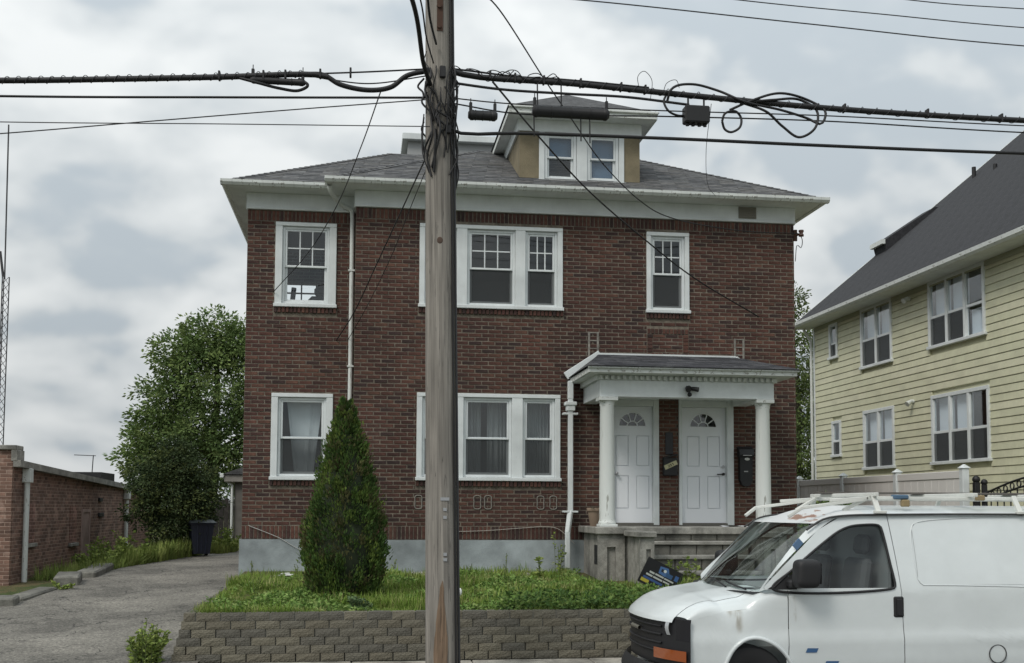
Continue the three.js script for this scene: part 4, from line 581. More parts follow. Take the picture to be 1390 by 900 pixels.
weed('tall thin yellow green weed standing before the porch steps', [4.95, 0.74, 3.0], 0.72, 3, 0.10, palLight, 0.10);
weed('leafy weed with two stems to the right of the yard sign', [5.25, 0.73, 3.2], 0.62, 4, 0.11, palLight, 0.12);
weed('tall yellow green weed in the grass by the foundation under the triple window', [3.05, 0.80, 1.6], 0.62, 3, 0.09, palLight, 0.06);
weed('fringe of pale stems against the foundation beside the porch downspout', [3.50, 0.82, 0.5], 0.85, 6, 0.07, palLight, 0.10);
weed('small grey green bushy plant at the foot of the cone evergreen', [-0.02, 0.64, 5.75], 0.26, 14, 0.075, [[0.10, 0.16, 0.07], [0.13, 0.19, 0.09]], 0.12);
weed('big clump of leafy weeds under the dark round bush', [-5.55, 0.40, -6.6], 1.05, 80, 0.13, palLight, 0.5);
weed('spiky clump of weeds at the end of the concrete edging', [-5.75, 0.38, -5.3], 0.8, 60, 0.12, palLight, 0.34);
weed('yellow green weeds between the wheeled bin and the garage', [-3.75, 0.74, -10.9], 0.75, 34, 0.12, palLight, 0.4);
weed('weed sprouting between two concrete edging blocks', [-5.36, 0.40, -0.8], 0.30, 8, 0.10, palLight, 0.14);
grassField('pale_pebbles', 'pale pebbles and dry stalks along the foot of the foundation', new THREE.IcosahedronGeometry(0.028, 0), 420, () => { const x = rr(0.9, 3.0), z = rr(0.12, 0.75); return [x, lawnY(x, z) - 0.02, z, rr(0.5, 1.5)]; }, [[0.55, 0.54, 0.50], [0.42, 0.41, 0.37]]);
for (const [x, z, h] of [[0.55, 0.6, 0.42], [1.9, 0.9, 0.38], [2.5, 1.2, 0.45], [-1.9, 0.5, 0.40], [-1.1, 0.9, 0.34], [-0.75, 1.1, 0.42], [1.4, 1.4, 0.5], [3.3, 2.2, 0.36], [0.75, 2.8, 0.4], [2.2, 3.4, 0.38], [-1.5, 3.6, 0.34], [1.6, 4.6, 0.32]]) { const w = weed('thin seeding stalk standing up out of the lawn grass', [x, lawnY(x, z) - 0.02, z], h, 3, 0.035, palLight, 0.05); w.userData.group = 'seeding stalks in the lawn'; }

// ---------------------------------------------------------------- utility pole and overhead lines
const poleTex = tex(1024, 2048, 1, (x, y) => { const g = fbm(x * 46, y * 16, 46, 5), f = fbm(x * 120, y * 25 + 3, 120, 3), cr = Math.abs(fbm(x * 30 + 7, y * 8 + 2, 30, 4) - 0.5) < 0.014 ? 0.2 : 0, blot = fbm(x * 6, y * 24 + 11, 6, 5); const v = 0.60 + (g - 0.5) * 0.24 + (f - 0.5) * 0.16 - cr * 0.6 + (blot - 0.5) * 0.14; return [v * 0.98, v * 0.965, v * 0.935]; });
{
  const p = thing('utility_pole', 'weathered grey wooden utility pole standing between the pavement and the parked van', 'utility pole', [0.935, 0.05, 7.45]), lean = (y) => -0.0135 * y;
  const mat = std(lin(0.72, 0.69, 0.65), 0.93, { map: poleTex.clone(), bumpMap: poleTex.clone(), bumpScale: 0.012 }); mat.map.repeat.set(1, 1); mat.bumpMap.repeat.set(1, 1); mat.bumpMap.colorSpace = '';
  const N = 40, g = new THREE.CylinderGeometry(0.142, 0.19, 11.4, N, 60, false).translate(0, 5.7 - 0.1, 0), q = g.attributes.position, uv = g.attributes.uv;
  for (let i = 0; i < q.count; i++) { const y = q.getY(i), a = Math.atan2(q.getZ(i), q.getX(i)), k = 1 + 0.02 * (fbm(a * 3 + 20, y * 0.4, 4096, 3) - 0.5) * 2; q.setXYZ(i, q.getX(i) * k + lean(y), y, q.getZ(i) * k); uv.setXY(i, uv.getX(i) * 1.0, (y + 0.2) / 11.8); }
  g.computeVertexNormals(); mesh('shaft', g, mat, p);
  // newer wood where the surface has split away, a ground wire, tags and bolts
  const patch = []; for (let k = 0; k < 5; k++) { const a0 = 1.25 + k * 0.10; patch.push(); }
  { const P = [], U = []; const at = (a, y) => { const r = lerp(0.19, 0.142, (y + 0.1) / 11.4) * 1.012 + 0.004; return [Math.cos(a) * r + lean(y), y, Math.sin(a) * r]; }; for (let i = 0; i < 14; i++) for (let j = 0; j < 5; j++) { const y0 = i * 0.08, y1 = (i + 1) * 0.08, w = (y) => (0.10 + 0.30 * smooth(1.1, 0.35, y)) * (0.9 + 0.2 * vnoise(y * 14, 3, 4096)) * smooth(1.13, 1.06, y) + 0.01, m = 1.72; const A = (j2, y) => m + 0.10 * (vnoise(y * 4, 9, 4096) - 0.5) - 0.12 * y + (j2 / 5 - 0.5) * 2 * w(y); P.push(at(A(j, y0), y0), at(A(j, y1), y1), at(A(j + 1, y1), y1), at(A(j, y0), y0), at(A(j + 1, y1), y1), at(A(j + 1, y0), y0)); }
    const sp = std(lin(0.66, 0.47, 0.33), 0.9, { map: mat.map, bumpMap: grainBump, bumpScale: 0.01 }); sp.side = THREE.DoubleSide; { const sg = poly(P), sq = sg.attributes.position, su = sg.attributes.uv; for (let i = 0; i < sq.count; i++) su.setXY(i, Math.atan2(sq.getZ(i), sq.getX(i)) / 6.283 + 0.3, sq.getY(i) / 11.8); mesh('split_face', sg, sp, p); } }
  const gw = (a, y0, y1, r) => { const pts = []; for (let y = y0; y <= y1; y += 0.6) { const rad = lerp(0.19, 0.142, y / 11.4) * 1.015 + r; pts.push([Math.cos(a) * rad + lean(y), y, Math.sin(a) * rad]); } return tube(pts, r, 60, 6); };
  mesh('ground_wire', [gw(0.72, 0.0, 11, 0.011)], M.cable, p); mesh('conduit', [gw(0.38, 0.0, 11, 0.016)], M.cableGrey, p);
  const tagsAt = [[2.05, 0.05], [1.93, 0.02], [1.84, 0.02], [1.42, 0.02], [1.36, 0.022]];
  for (const [y, w] of tagsAt) mesh('pole_tag', box(-w, w, -0.018, 0.018, 0, 0.006).translate(0.03 + lean(y), y, lerp(0.19, 0.142, y / 11.4) + 0.0), M.galvanised, p);
  mesh('bolt', [rod([lean(8.1), 7.85, 0.13], [lean(8.1), 7.85, 0.19], 0.03, 8), rod([lean(8.1), 7.6, 0.13], [lean(8.1), 7.6, 0.185], 0.025, 8)], M.rust, p);
  mesh('bracket_strap', [box(-0.035 - 0.1, 0.035 - 0.1, 7.55, 8.1, 0.135, 0.165)], M.rust, p);
  mesh('knot', [new THREE.SphereGeometry(0.035, 12, 8).scale(1, 1.2, 0.25).translate(-0.01 + lean(5.1), 5.05, 0.166)], std(lin(0.09, 0.06, 0.045), 0.9), p);
  // the tangle of drops and clamps where the lines meet the pole
  const tr = mulberry(5), rt = (a, b) => a + (b - a) * tr();
  const tang = []; for (let k = 0; k < 34; k++) { const a = rt(-0.3, 3.4), y = rt(6.25, 7.35), y2 = y - rt(0.2, 0.9), a2 = a + rt(-0.8, 0.8), pt = (an, yy, e) => [Math.cos(an) * (0.172 + e) + lean(yy), yy, Math.sin(an) * (0.172 + e)]; tang.push(tube([pt(a, y, 0.01), pt((a * 2 + a2) / 3 + rt(-0.3, 0.3), lerp(y, y2, 0.35), rt(0.02, 0.08)), pt((a + a2 * 2) / 3 + rt(-0.3, 0.3), lerp(y, y2, 0.7), rt(0.02, 0.07)), pt(a2, y2, 0.01)], rt(0.006, 0.016), 16, 5)); }
  mesh('wire_tangle', tang, M.cable, p);
  for (const g of [box(-0.25, -0.20, 6.97, 7.13, -0.02, 0.10, 0.01), box(-0.10, -0.03, 6.98, 7.12, 0.14, 0.20, 0.01), box(-0.02, 0.04, 6.32, 6.42, 0.13, 0.19, 0.01), box(-0.25, -0.21, 6.58, 6.70, -0.04, 0.06, 0.01)]) mesh('clamp', g, M.dark, p);
}
const lines = {
  L1: [[[-14, 6.40, 7.45], [-9, 6.55, 7.45], [-4.10, 6.78, 7.45], [-2.83, 6.87, 7.45], [-1.68, 6.96, 7.45], [-0.62, 7.05, 7.45], [-0.46, 7.03, 7.45]], 0.034, 'thick black telephone cable running left from the pole', M.cable],
  L1dip: [[[-0.72, 7.05, 7.45], [-0.51, 7.05, 7.45], [-0.32, 6.95, 7.45], [0.01, 6.90, 7.45], [0.27, 6.95, 7.45], [0.46, 7.10, 7.45], [0.74, 7.18, 7.45]], 0.030, 'black cable dipping in a slack bow just left of the pole', M.cable],
  L1b: [[[-0.51, 7.07, 7.45], [0.01, 7.12, 7.45], [0.74, 7.20, 7.45]], 0.010, 'thin steel strand joining the thick left cable to the pole', M.cable],
  L1c: [[[-0.59, 7.03, 7.42], [0.01, 6.99, 7.42], [0.74, 7.14, 7.40]], 0.008, 'thin wire sagging below the steel strand left of the pole', M.cable],
  L2: [[[-14, 6.3, 7.45], [-4.10, 6.60, 7.45], [-1.68, 6.72, 7.45], [0.76, 6.85, 7.45]], 0.014, 'black cable running level below the thick left cable', M.cable],
  L3: [[[-14, 5.95, 7.70], [-4.01, 6.22, 7.70], [-1.64, 6.32, 7.70], [0.73, 6.44, 7.62]], 0.006, 'thin grey wire, lowest of the left hand lines at the pole', M.cableGrey],
  L4: [[[-12, 5.2, 7.45], [-4.08, 6.17, 7.45], [-2.65, 6.37, 7.45], [-0.84, 6.62, 7.45], [0.75, 6.83, 7.45]], 0.007, 'thin wire falling to the left across the other lines', M.cable],
  R1: [[[0.92, 7.18, 7.50], [1.23, 7.14, 7.45], [2.39, 7.12, 7.45], [3.76, 7.06, 7.45], [5.65, 6.99, 7.45], [8.32, 6.97, 7.45], [13, 7.05, 7.45], [20, 7.3, 7.45]], 0.036, 'thick black telephone cable running right from the pole', M.cable],
  R1b: [[[0.92, 7.22, 7.45], [1.23, 7.20, 7.45], [1.76, 7.165, 7.45], [2.39, 7.16, 7.45], [3.4, 7.12, 7.45]], 0.012, 'steel strand lashed above the thick right cable', M.cable],
  R2: [[[0.92, 7.04, 7.48], [1.58, 6.99, 7.47], [2.39, 6.98, 7.47], [3.11, 6.98, 7.47], [3.90, 6.93, 7.46]], 0.016, 'short cable looping below the thick right cable', M.cable],
  R3: [[[0.98, 6.86, 7.45], [1.58, 6.83, 7.45], [3.39, 6.84, 7.45], [5.65, 6.89, 7.45], [8.31, 6.90, 7.45], [20, 7.1, 7.45]], 0.008, 'thin wire just below the thick right cable', M.cable],
  R4: [[[0.98, 6.81, 7.42], [1.76, 6.73, 7.40], [3.57, 6.79, 7.40], [5.65, 6.84, 7.40], [8.31, 6.83, 7.40], [20, 7.0, 7.40]], 0.009, 'thin wire carrying the black terminal boxes', M.cable],
  R5: [[[0.92, 6.45, 7.60], [1.10, 6.42, 7.5], [1.76, 6.47, 7.45], [3.57, 6.50, 7.45], [5.64, 6.51, 7.45], [8.30, 6.54, 7.45], [20, 6.8, 7.45]], 0.021, 'black cable, lowest of the right hand lines', M.cable],
  P1: [[[0.95, 8.10, 7.60], [2.46, 8.02, 7.75], [5.34, 7.91, 7.75], [8.15, 7.81, 7.75], [20, 7.9, 7.75]], 0.008, 'lowest of the three thin power wires above the yellow house', M.cableGrey],
  P2: [[[0.9, 8.5, 7.50], [4.52, 8.30, 7.45], [6.45, 8.24, 7.45], [8.35, 8.19, 7.45], [20, 8.3, 7.45]], 0.007, 'middle one of the three thin power wires above the yellow house', M.cableGrey],
  P3: [[[0.9, 8.9, 7.45], [7.01, 8.60, 7.15], [8.55, 8.59, 7.15], [20, 8.75, 7.15]], 0.007, 'highest of the three thin power wires above the yellow house', M.cableGrey],
  B: [[[0.98, 8.48, 7.5], [1.41, 8.44, 6.90], [1.62, 8.42, 6.60], [2.60, 8.26, 4.60], [3.13, 8.02, 3.80], [3.87, 7.69, 2.70], [4.77, 7.37, 1.70], [5.38, 7.26, 1.20], [6.93, 7.24, 0.50], [8.31, 7.33, 0.10]], 0.010, 'service drop from the pole top to the insulator at the right house corner', M.cable],
  A: [[[1.49, 7.10, 7.40], [2.47, 7.25, 5.00], [3.50, 7.00, 3.40], [4.77, 6.61, 2.00], [5.87, 6.20, 1.10], [7.52, 5.69, 0.03]], 0.013, 'black drop wire crossing the upper right window to the brick wall', M.cable],
  C: [[[0.16, 6.91, 7.45], [-0.08, 7.02, 5.00], [-0.49, 6.84, 2.40], [-0.96, 6.45, 1.00], [-1.68, 5.98, -0.42]], 0.008, 'drop wire crossing the upper left window of the brick house', M.cable],
  D: [[[0.74, 6.24, 7.42], [0.51, 6.26, 4.60], [0.17, 5.95, 2.20], [-0.19, 5.45, 0.60], [-0.51, 5.11, -0.44]], 0.010, 'black drop wire from the pole to the wall beside the long downspout', M.cable],
  D2: [[[0.76, 6.15, 7.42], [0.62, 6.26, 4.60], [0.41, 6.06, 2.40], [0.03, 5.55, 0.60], [-0.30, 5.11, -0.36]], 0.006, 'thin drop wire ending on the long downspout', M.cable],
  U1: [[[-1.3, 7.7, 17], [0.02, 7.22, 11.0], [0.48, 7.20, 9.0], [0.63, 7.02, 8.00], [0.73, 6.95, 7.60]], 0.026, 'thick cable crossing the street from the pole', M.cable],
  U2: [[[-1.2, 7.9, 17], [0.1, 7.35, 11.0], [0.53, 7.2, 9.2], [0.62, 7.10, 8.60], [0.76, 7.19, 7.65]], 0.009, 'thin wire crossing the street beside the thick cable', M.cable],
  U3: [[[-1.1, 8.1, 17], [0.2, 7.5, 11.0], [0.56, 7.35, 9.4], [0.66, 7.3, 8.6], [0.79, 7.42, 7.65]], 0.014, 'middling black cable crossing the street, highest of the three', M.cable],
  E1: [[[4.2, 6.98, 7.4], [4.9, 7.2, 5.0], [5.9, 7.6, 2.0], [6.5, 7.86, 0.56]], 0.004, 'very thin slack wire from the black terminal box to the eave', M.cable],
};
for (const [pts, r, label, m] of Object.values(lines)) tag(mesh('cable', tube(pts, r, 90, 7), m), label, 'cable', 'overhead lines at the pole');
{ const wr = mulberry(9), q = (a, b) => a + (b - a) * wr(); for (let k = 0; k < 4; k++) { const pts = []; const x0 = 0.95 + k * 0.22, x1 = x0 + q(0.7, 1.1); for (let i = 0; i <= 9; i++) { const x = lerp(x0, x1, i / 9); pts.push([x, lerp(7.19, 7.12, clamp((x - 0.95) / 1.5)) + q(-0.055, 0.075), 7.45 + q(-0.05, 0.06)]); } tag(mesh('lashing_wire', tube(pts, 0.006, 60, 5), M.cable), 'loose thin lashing wire wound round the thick right cable near the pole', 'wire', 'lashing wires on the right cable'); } }
for (const [key, u0, label] of [['R1', 0.02, 'fine lashing wire spiralling along the thick right cable'], ['L1', 0.45, 'fine lashing wire spiralling along the thick left cable']]) { // spun round strand and cable
  const c = new THREE.CatmullRomCurve3(lines[key][0].map((p) => new THREE.Vector3(...p)), false, 'centripetal'), pts = [], n = 520; for (let i = 0; i <= n; i++) { const p = c.getPointAt(lerp(u0, key === 'R1' ? 0.62 : 0.98, i / n)), a = i * 0.72, r = lines[key][1] + 0.006 + 0.004 * Math.sin(i * 0.37); pts.push([p.x, p.y + Math.sin(a) * r + 0.004, p.z + Math.cos(a) * r]); }
  tag(mesh('lashing_wire', tube(pts, 0.0045, 1400, 4), M.cableGrey), label, 'wire'); }
// lashing clips on the two thick cables
const loops = {
  fig8: [[[3.62, 6.94, 7.45], [3.67, 7.10, 7.51], [3.96, 7.21, 7.41], [4.29, 7.14, 7.42], [4.58, 6.99, 7.51], [5.08, 6.93, 7.45], [5.43, 6.87, 7.39], [5.58, 6.77, 7.49], [5.64, 6.93, 7.48], [5.48, 7.09, 7.39], [5.07, 7.14, 7.46], [4.68, 7.01, 7.50], [4.43, 6.91, 7.41]], 0.016, 'large figure of eight coil of spare cable hung on the thick right cable'],
  loop2: [[[4.60, 6.99, 7.45], [4.86, 6.88, 7.51], [5.11, 6.74, 7.41], [5.32, 6.61, 7.42], [5.48, 6.69, 7.51], [5.54, 6.95, 7.45], [5.34, 7.10, 7.39], [4.97, 7.04, 7.49], [4.54, 6.98, 7.48]], 0.016, 'second coil of spare cable drooping inside the figure of eight'],
  ring: [[[4.32, 6.75, 7.45], [4.35, 6.84, 7.47], [4.50, 6.89, 7.43], [4.57, 6.82, 7.42], [4.54, 6.68, 7.46], [4.43, 6.62, 7.45], [4.36, 6.66, 7.43], [4.32, 6.75, 7.45]], 0.015, 'small round coil of cable beside the square terminal box'],
  ring2: [[[3.62, 7.05, 7.45], [3.58, 6.95, 7.47], [3.63, 6.83, 7.49], [3.77, 6.80, 7.43], [3.86, 6.81, 7.42]], 0.014, 'cable bending down into the square terminal box'],
  thin: [[[3.28, 7.09, 7.45], [3.25, 7.23, 7.49], [3.35, 7.33, 7.43], [3.44, 7.24, 7.42], [3.41, 6.95, 7.47]], 0.004, 'thin wire hoop sticking up above the thick right cable'],
  thin2: [[[3.58, 7.08, 7.45], [3.61, 7.17, 7.49], [3.75, 7.24, 7.43], [3.79, 7.15, 7.42]], 0.004, 'smaller wire hoop above the square terminal box'],
  splice: [[[-1.51, 6.97, 7.45], [-1.26, 6.90, 7.49], [-1.01, 6.87, 7.43], [-0.80, 6.86, 7.42], [-0.69, 6.91, 7.47], [-0.80, 6.99, 7.45]], 0.018, 'slack tail of cable hanging below the thick left cable'],
};
for (const [pts, r, label] of Object.values(loops)) tag(mesh('cable_loop', tube(pts, r, 90, 7), M.cable), label, 'cable loop', 'coils on the overhead lines');
function closure(label, x0, x1, y, r, z = 7.45) {
  const c = thing('splice_case', label, 'terminal box', [(x0 + x1) / 2, y, z], 0, 'terminal boxes on the lines'), h = (x1 - x0) / 2, prof = [[0.001, -h], [r * 0.6, -h], [r, -h + 0.03], [r, -h + 0.06], [r * 0.93, -h + 0.07], [r * 0.93, h - 0.07], [r, h - 0.06], [r, h - 0.03], [r * 0.6, h], [0.001, h]].map((p) => new THREE.Vector2(...p));
  mesh('case', toCreasedNormals(new THREE.LatheGeometry(prof, 16), 0.5).rotateZ(Math.PI / 2), M.dark, c); for (const t of [-0.5, 0, 0.5]) mesh('rib', new THREE.TorusGeometry(r * 0.94, 0.006, 6, 18).rotateY(Math.PI / 2).translate(t * h, 0, 0), M.dark, c);
  for (const s of [-1, 1]) mesh('hanger', [box(s * (h - 0.03) - 0.018, s * (h - 0.03) + 0.018, r * 0.7, r + 0.09, -0.02, 0.02, 0.006), rod([s * (h - 0.03), r + 0.05, 0], [s * (h - 0.03), r + 0.14, 0], 0.006, 6)], M.dark, c); return c;
}
closure('short black splice case hanging next to the pole', 1.19, 1.54, 6.665, 0.062); closure('long black splice case in front of the dormer', 1.96, 2.90, 6.755, 0.075);
closure('slim black splice case under the thick left cable', -1.35, -0.72, 6.945, 0.042);
{ const b = thing('terminal_box', 'square black terminal box beside the coils of spare cable', 'terminal box', [3.99, 6.70, 7.45], 0, 'terminal boxes on the lines'); mesh('case', box(-0.155, 0.155, 0.0, 0.21, -0.08, 0.08, 0.015), M.dark, b); for (const x of [-0.11, -0.04, 0.04, 0.11]) mesh('port', rod([x, -0.03, 0], [x, 0.0, 0], 0.022, 10), M.dark, b); mesh('hanger', [rod([-0.1, 0.2, 0], [-0.1, 0.36, 0], 0.012, 6), rod([0.1, 0.2, 0], [0.1, 0.36, 0], 0.012, 6)], M.dark, b); }
{ // lashed bundle details: rings that hold strand and cable together
  const spots = [[1.45, 7.15], [1.75, 7.14], [2.1, 7.13], [2.55, 7.12], [3.05, 7.10], [3.35, 7.085], [5.9, 6.99], [7.0, 6.985], [8.0, 6.975]], left = [[-1.7, 6.965], [-1.2, 7.0], [-0.95, 7.02], [-0.55, 7.055], [-0.2, 7.09]];
  for (const [x, y] of [...spots, ...left]) { const c = mesh('cable_clip', [box(-0.012, 0.012, -0.045, 0.058, -0.042, 0.042, 0.005)], M.dark); c.position.set(x, y, 7.45); tag(c, x > 0.9 ? 'small black clip gripping the thick right cable' : 'small black clip gripping the thick left cable', 'cable clip', x > 0.9 ? 'clips on the right cable' : 'clips on the left cable'); }
  for (const [x, y, l] of [[2.02, 7.1, 0.36], [2.31, 7.1, 0.4], [1.98, 6.69, 0.25], [2.55, 6.69, 0.28], [2.66, 6.69, 0.3]]) tag(mesh('hanging_wire', rod([x, y, 7.46], [x + 0.005, y - l, 7.46], 0.009, 6), M.cable), 'short wire hanging straight down beside the long splice case', 'wire', 'short wires by the long splice case');
}
{ const k = thing('insulator', 'porcelain service insulator on a bracket at the right house corner', 'insulator', [8.27, 7.2, 0.02]); mesh('bracket', [rod([0, 0.1, 0.0], [0.09, 0.13, 0.06], 0.02, 8), box(-0.02, 0.04, 0.0, 0.22, -0.02, 0.02)], M.rust, k); mesh('spool', new THREE.LatheGeometry([[0.001, -0.06], [0.05, -0.06], [0.05, -0.03], [0.03, 0], [0.05, 0.03], [0.05, 0.06], [0.001, 0.06]].map((p) => new THREE.Vector2(...p)), 14).translate(0.10, 0.14, 0.07), std(lin(0.12, 0.06, 0.045), 0.25), k); mesh('drip_loop', tube([[0.08, 0.12, 0.06], [0.13, 0.0, 0.05], [0.10, -0.14, 0.04], [0.04, -0.08, 0.02], [0.0, -0.4, 0.0]], 0.008, 20, 5), M.cable, k); }

// ---------------------------------------------------------------- yellow house on the right: its long side faces the brick house
{
  const h = thing('yellow_house', 'pale yellow clapboard house with steep dark gable roof on the right', 'house');
  const X = 13, z0 = -10.15, z1 = 4.2, yb = 0.75, ye = 7.28, expo = 0.166;
  const boardMats = [[0.70, 0.70, 0.51], [0.68, 0.68, 0.49], [0.72, 0.715, 0.53], [0.665, 0.67, 0.485]].map((c) => std(lin(...c), 0.7, { map: paintTex }));
  const wins = [[-9.12, -8.58, 6.18, 7.18, 1], [-7.14, -5.42, 5.66, 7.27, 2], [-3.62, -1.27, 5.69, 7.27, 3], [-9.02, -8.43, 3.44, 4.45, 1], [-7.07, -5.38, 3.02, 4.57, 2], [-3.57, -1.19, 3.02, 4.62, 3]];
  { const sh = new THREE.Shape([[z0, yb], [z1, yb], [z1, ye + 0.08], [z0, ye + 0.08]].map((p) => new THREE.Vector2(...p))); for (const [a, b, c, d] of wins) sh.holes.push(new THREE.Path([[a + 0.02, c + 0.02], [a + 0.02, d - 0.02], [b - 0.02, d - 0.02], [b - 0.02, c + 0.02]].map((p) => new THREE.Vector2(...p))));
    const g = new THREE.ExtrudeGeometry(sh, { depth: 0.05, bevelEnabled: false }); g.rotateY(Math.PI / 2); g.scale(1, 1, -1); flip(g); g.translate(X + 0.03, 0, 0); g.computeVertexNormals();
    mesh('wall', [uvMetres(g), box(X + 0.08, X + 14, yb, ye, z0, z0 + 0.15), box(X + 0.08, X + 14, yb, ye, z1 - 0.15, z1), box(X + 13.8, X + 13.95, yb, ye, z0 + 0.16, z1 - 0.16)], boardMats[1], h); mesh('room', [box(X + 3, X + 3.1, yb, ye, z0 + 0.2, z1 - 0.2), box(X + 0.1, X + 3, 5.0, 5.15, z0 + 0.2, z1 - 0.2), box(X + 0.1, X + 3, ye - 0.05, ye, z0 + 0.2, z1 - 0.2), box(X + 0.1, X + 3, 2.0, 2.1, z0 + 0.2, z1 - 0.2)], M.room, h); }
  // gable ends
  mesh('gable', [prism([[X, ye], [X + 14, ye], [X + 7, ye + 7 * 0.83]], 'z', z0, z0 + 0.12), prism([[X, ye], [X + 14, ye], [X + 7, ye + 7 * 0.83]], 'z', z1 - 0.12, z1)], boardMats[0], h);
  let k = 0;
  for (let y = yb; y < ye - 0.05; y += expo, k++) { // each clapboard runs from opening to opening
    let segs = [[z0, z1]]; for (const [a, b, c, d] of wins) if (y + expo > c + 0.01 && y < d - 0.01) segs = segs.flatMap(([s, t]) => (t <= a || s >= b ? [[s, t]] : [[s, a], [b, t]].filter(([u, v]) => v - u > 0.05)));
    segs = segs.flatMap(([s, t]) => { const out = []; let p = s; while (t - p > 4.2) { const q = p + rr(2.2, 3.7); out.push([p, q]); p = q; } out.push([p, t]); return out; }); // butt joints
    for (const [s, t] of segs) { const m = mesh('clapboard', prism([[X + 0.028, y], [X - 0.019, y], [X - 0.022, y + 0.006], [X - 0.006, y + expo - 0.009], [X + 0.028, y + expo - 0.009]], 'z', s + 0.002, t - 0.002), boardMats[(k * 7 + Math.floor(s * 3 + 90)) % 4], h); }
  }
  mesh('corner_board', [box(X - 0.03, X + 0.03, yb, ye, z0 - 0.10, z0 - 0.001, 0.006)], M.white, h);
  const glassDark = M.glass;
  for (const [a, b, c, d, n] of wins) {
    const w = part('window', h), t = 0.085, pw = (b - a - t * (n + 1)) / n, ym = (c + d) / 2 - 0.06, fr = [box(X - 0.05, X + 0.05, d - t, d, a, b, 0.006), box(X - 0.08, X + 0.05, c, c + 0.075, a - 0.04, b + 0.04, 0.008)];
    for (let i = 0; i <= n; i++) { const p = a + i * (pw + t); fr.push(box(X - 0.05, X + 0.05, c + 0.076, d - t - 0.001, p, p + t, 0.006)); }
    mesh('frame', fr, M.white, w);
    const rails = [], pane = [], dark = [];
    for (let i = 0; i < n; i++) { const p = a + t + i * (pw + t), q = p + pw; rails.push(box(X - 0.02, X + 0.02, ym - 0.03, ym + 0.03, p, q, 0.004)); for (const [u0, u1, xx] of [[c + 0.076, ym - 0.03, 0.012], [ym + 0.03, d - t, -0.006]]) { rails.push(box(X + xx - 0.012, X + xx + 0.012, u0, u1, p, p + 0.03), box(X + xx - 0.012, X + xx + 0.012, u0, u1, q - 0.03, q)); mesh('pane', box(X + xx - 0.002, X + xx + 0.002, u0, u1, p + 0.03, q - 0.03), glassDark, w); } }
    mesh('sash', rails, M.vinyl, w);
    // blinds pulled half down; one opened sash in the upper triple
    const up = []; for (let i = 0; i < n; i++) { const p = a + t + i * (pw + t), q = p + pw; if (n === 3 && i === 2) { up.push(box(X + 0.12, X + 0.125, c + 0.05, (c + ym) / 2 + (c > 5 ? 0.3 : -0.4), p, q)); continue; } up.push(box(X + 0.12, X + 0.125, ym + 0.0, d - 0.02, p + 0.01, q - 0.01)); }
    mesh('blind', up, std(lin(0.80, 0.83, 0.88), 0.8), w);
    for (let i = 0; i < n; i++) { const p = a + t + i * (pw + t), q = p + pw; if (n === 3 && i === 2 && c > 5) continue; mesh('insect_screen', quadG([X - 0.022, c + 0.08, p + 0.004], [X - 0.022, c + 0.08, q - 0.004], [X - 0.022, ym - 0.03, q - 0.004], [X - 0.022, ym - 0.03, p + 0.004]), M.screen, w); }
  }
  // roof, eave, gutter
  const pit = 0.83, ex = X - 0.55, ey = ye + 0.10, rz0 = z0 - 0.4, rz1 = z1 + 0.4, rx = X + 7, ry = ey + (rx - ex) * pit, fx = X + 14.55;
  const roofM = std(lin(0.045, 0.046, 0.051), 0.95, { map: grainTex, bumpMap: grainBump, bumpScale: 0.004 });
  mesh('roof', [prism([[ex, ey], [ex, ey - 0.02], [rx, ry - 0.14], [fx, ey - 0.02], [fx, ey], [rx, ry]], 'z', rz0, rz1)], roofM, h);
  mesh('soffit', [box(ex + 0.02, X - 0.03, ye - 0.02, ye + 0.01, rz0 + 0.05, rz1)], M.soffit, h);
  const gp = [[ex + 0.02, ye - 0.03], [ex - 0.06, ye - 0.03], [ex - 0.11, ye + 0.02], [ex - 0.12, ye + 0.10], [ex - 0.10, ye + 0.10], [ex + 0.02, ye + 0.06]];
  mesh('gutter', [prism(gp, 'z', rz0, rz1)], M.oldwhite, h);
  mesh('frieze', [box(X - 0.035, X - 0.024, ye - 0.14, ye - 0.021, z0, z1)], std(lin(0.36, 0.37, 0.27), 0.8), h);
  mesh('downspout', [rod([X - 0.3, ye - 0.05, z0 - 0.12], [X - 0.09, ye - 0.4, z0 - 0.10], 0.04, 8), rod([X - 0.09, ye - 0.38, z0 - 0.10], [X - 0.09, yb, z0 - 0.10], 0.04, 8)], M.oldwhite, h);
  mesh('rake_board', [bar([ex, ey - 0.12, rz0 + 0.02], [rx, ry - 0.12, rz0 + 0.02], 0.04, 0.2)], M.oldwhite, h);
  // rear roof dormer: only the edge of its eave shows past the slope
  mesh('rear_dormer', [prism([[14.98, 9.76], [15.05, 9.50], [16.7, 10.86], [16.55, 10.88], [14.98, 9.84]], 'z', -10.45, -9.7)], roofM, h); mesh('rear_dormer_fascia', [box(14.88, 14.98, 9.72, 9.85, -10.47, -9.68)], M.oldwhite, h);
  for (const [s, z, l] of [[5.35, -9.7, 0.30], [5.1, -8.2, 0.12]]) mesh('roof_vent', [rod([ex + s, ey + s * pit - 0.05, z], [ex + s, ey + s * pit + l, z], 0.06, 12)], M.dark, h);
  for (const [y, z] of [[4.57, -4.41], [7.06, -4.5]]) { const l = part('wall_light', h); mesh('lamp_base', rod([X - 0.02, y, z], [X - 0.07, y, z], 0.05, 12), M.oldwhite, l); mesh('lamp_head', rod([X - 0.07, y + 0.02, z], [X - 0.2, y - 0.07, z + 0.03], 0.04, 12, 0.065), M.oldwhite, l); }
  mesh('utility_line', [rod([X - 0.04, 1, 1.0], [X - 0.04, 5.4, 1.0], 0.012, 6)], M.cableGrey, h);
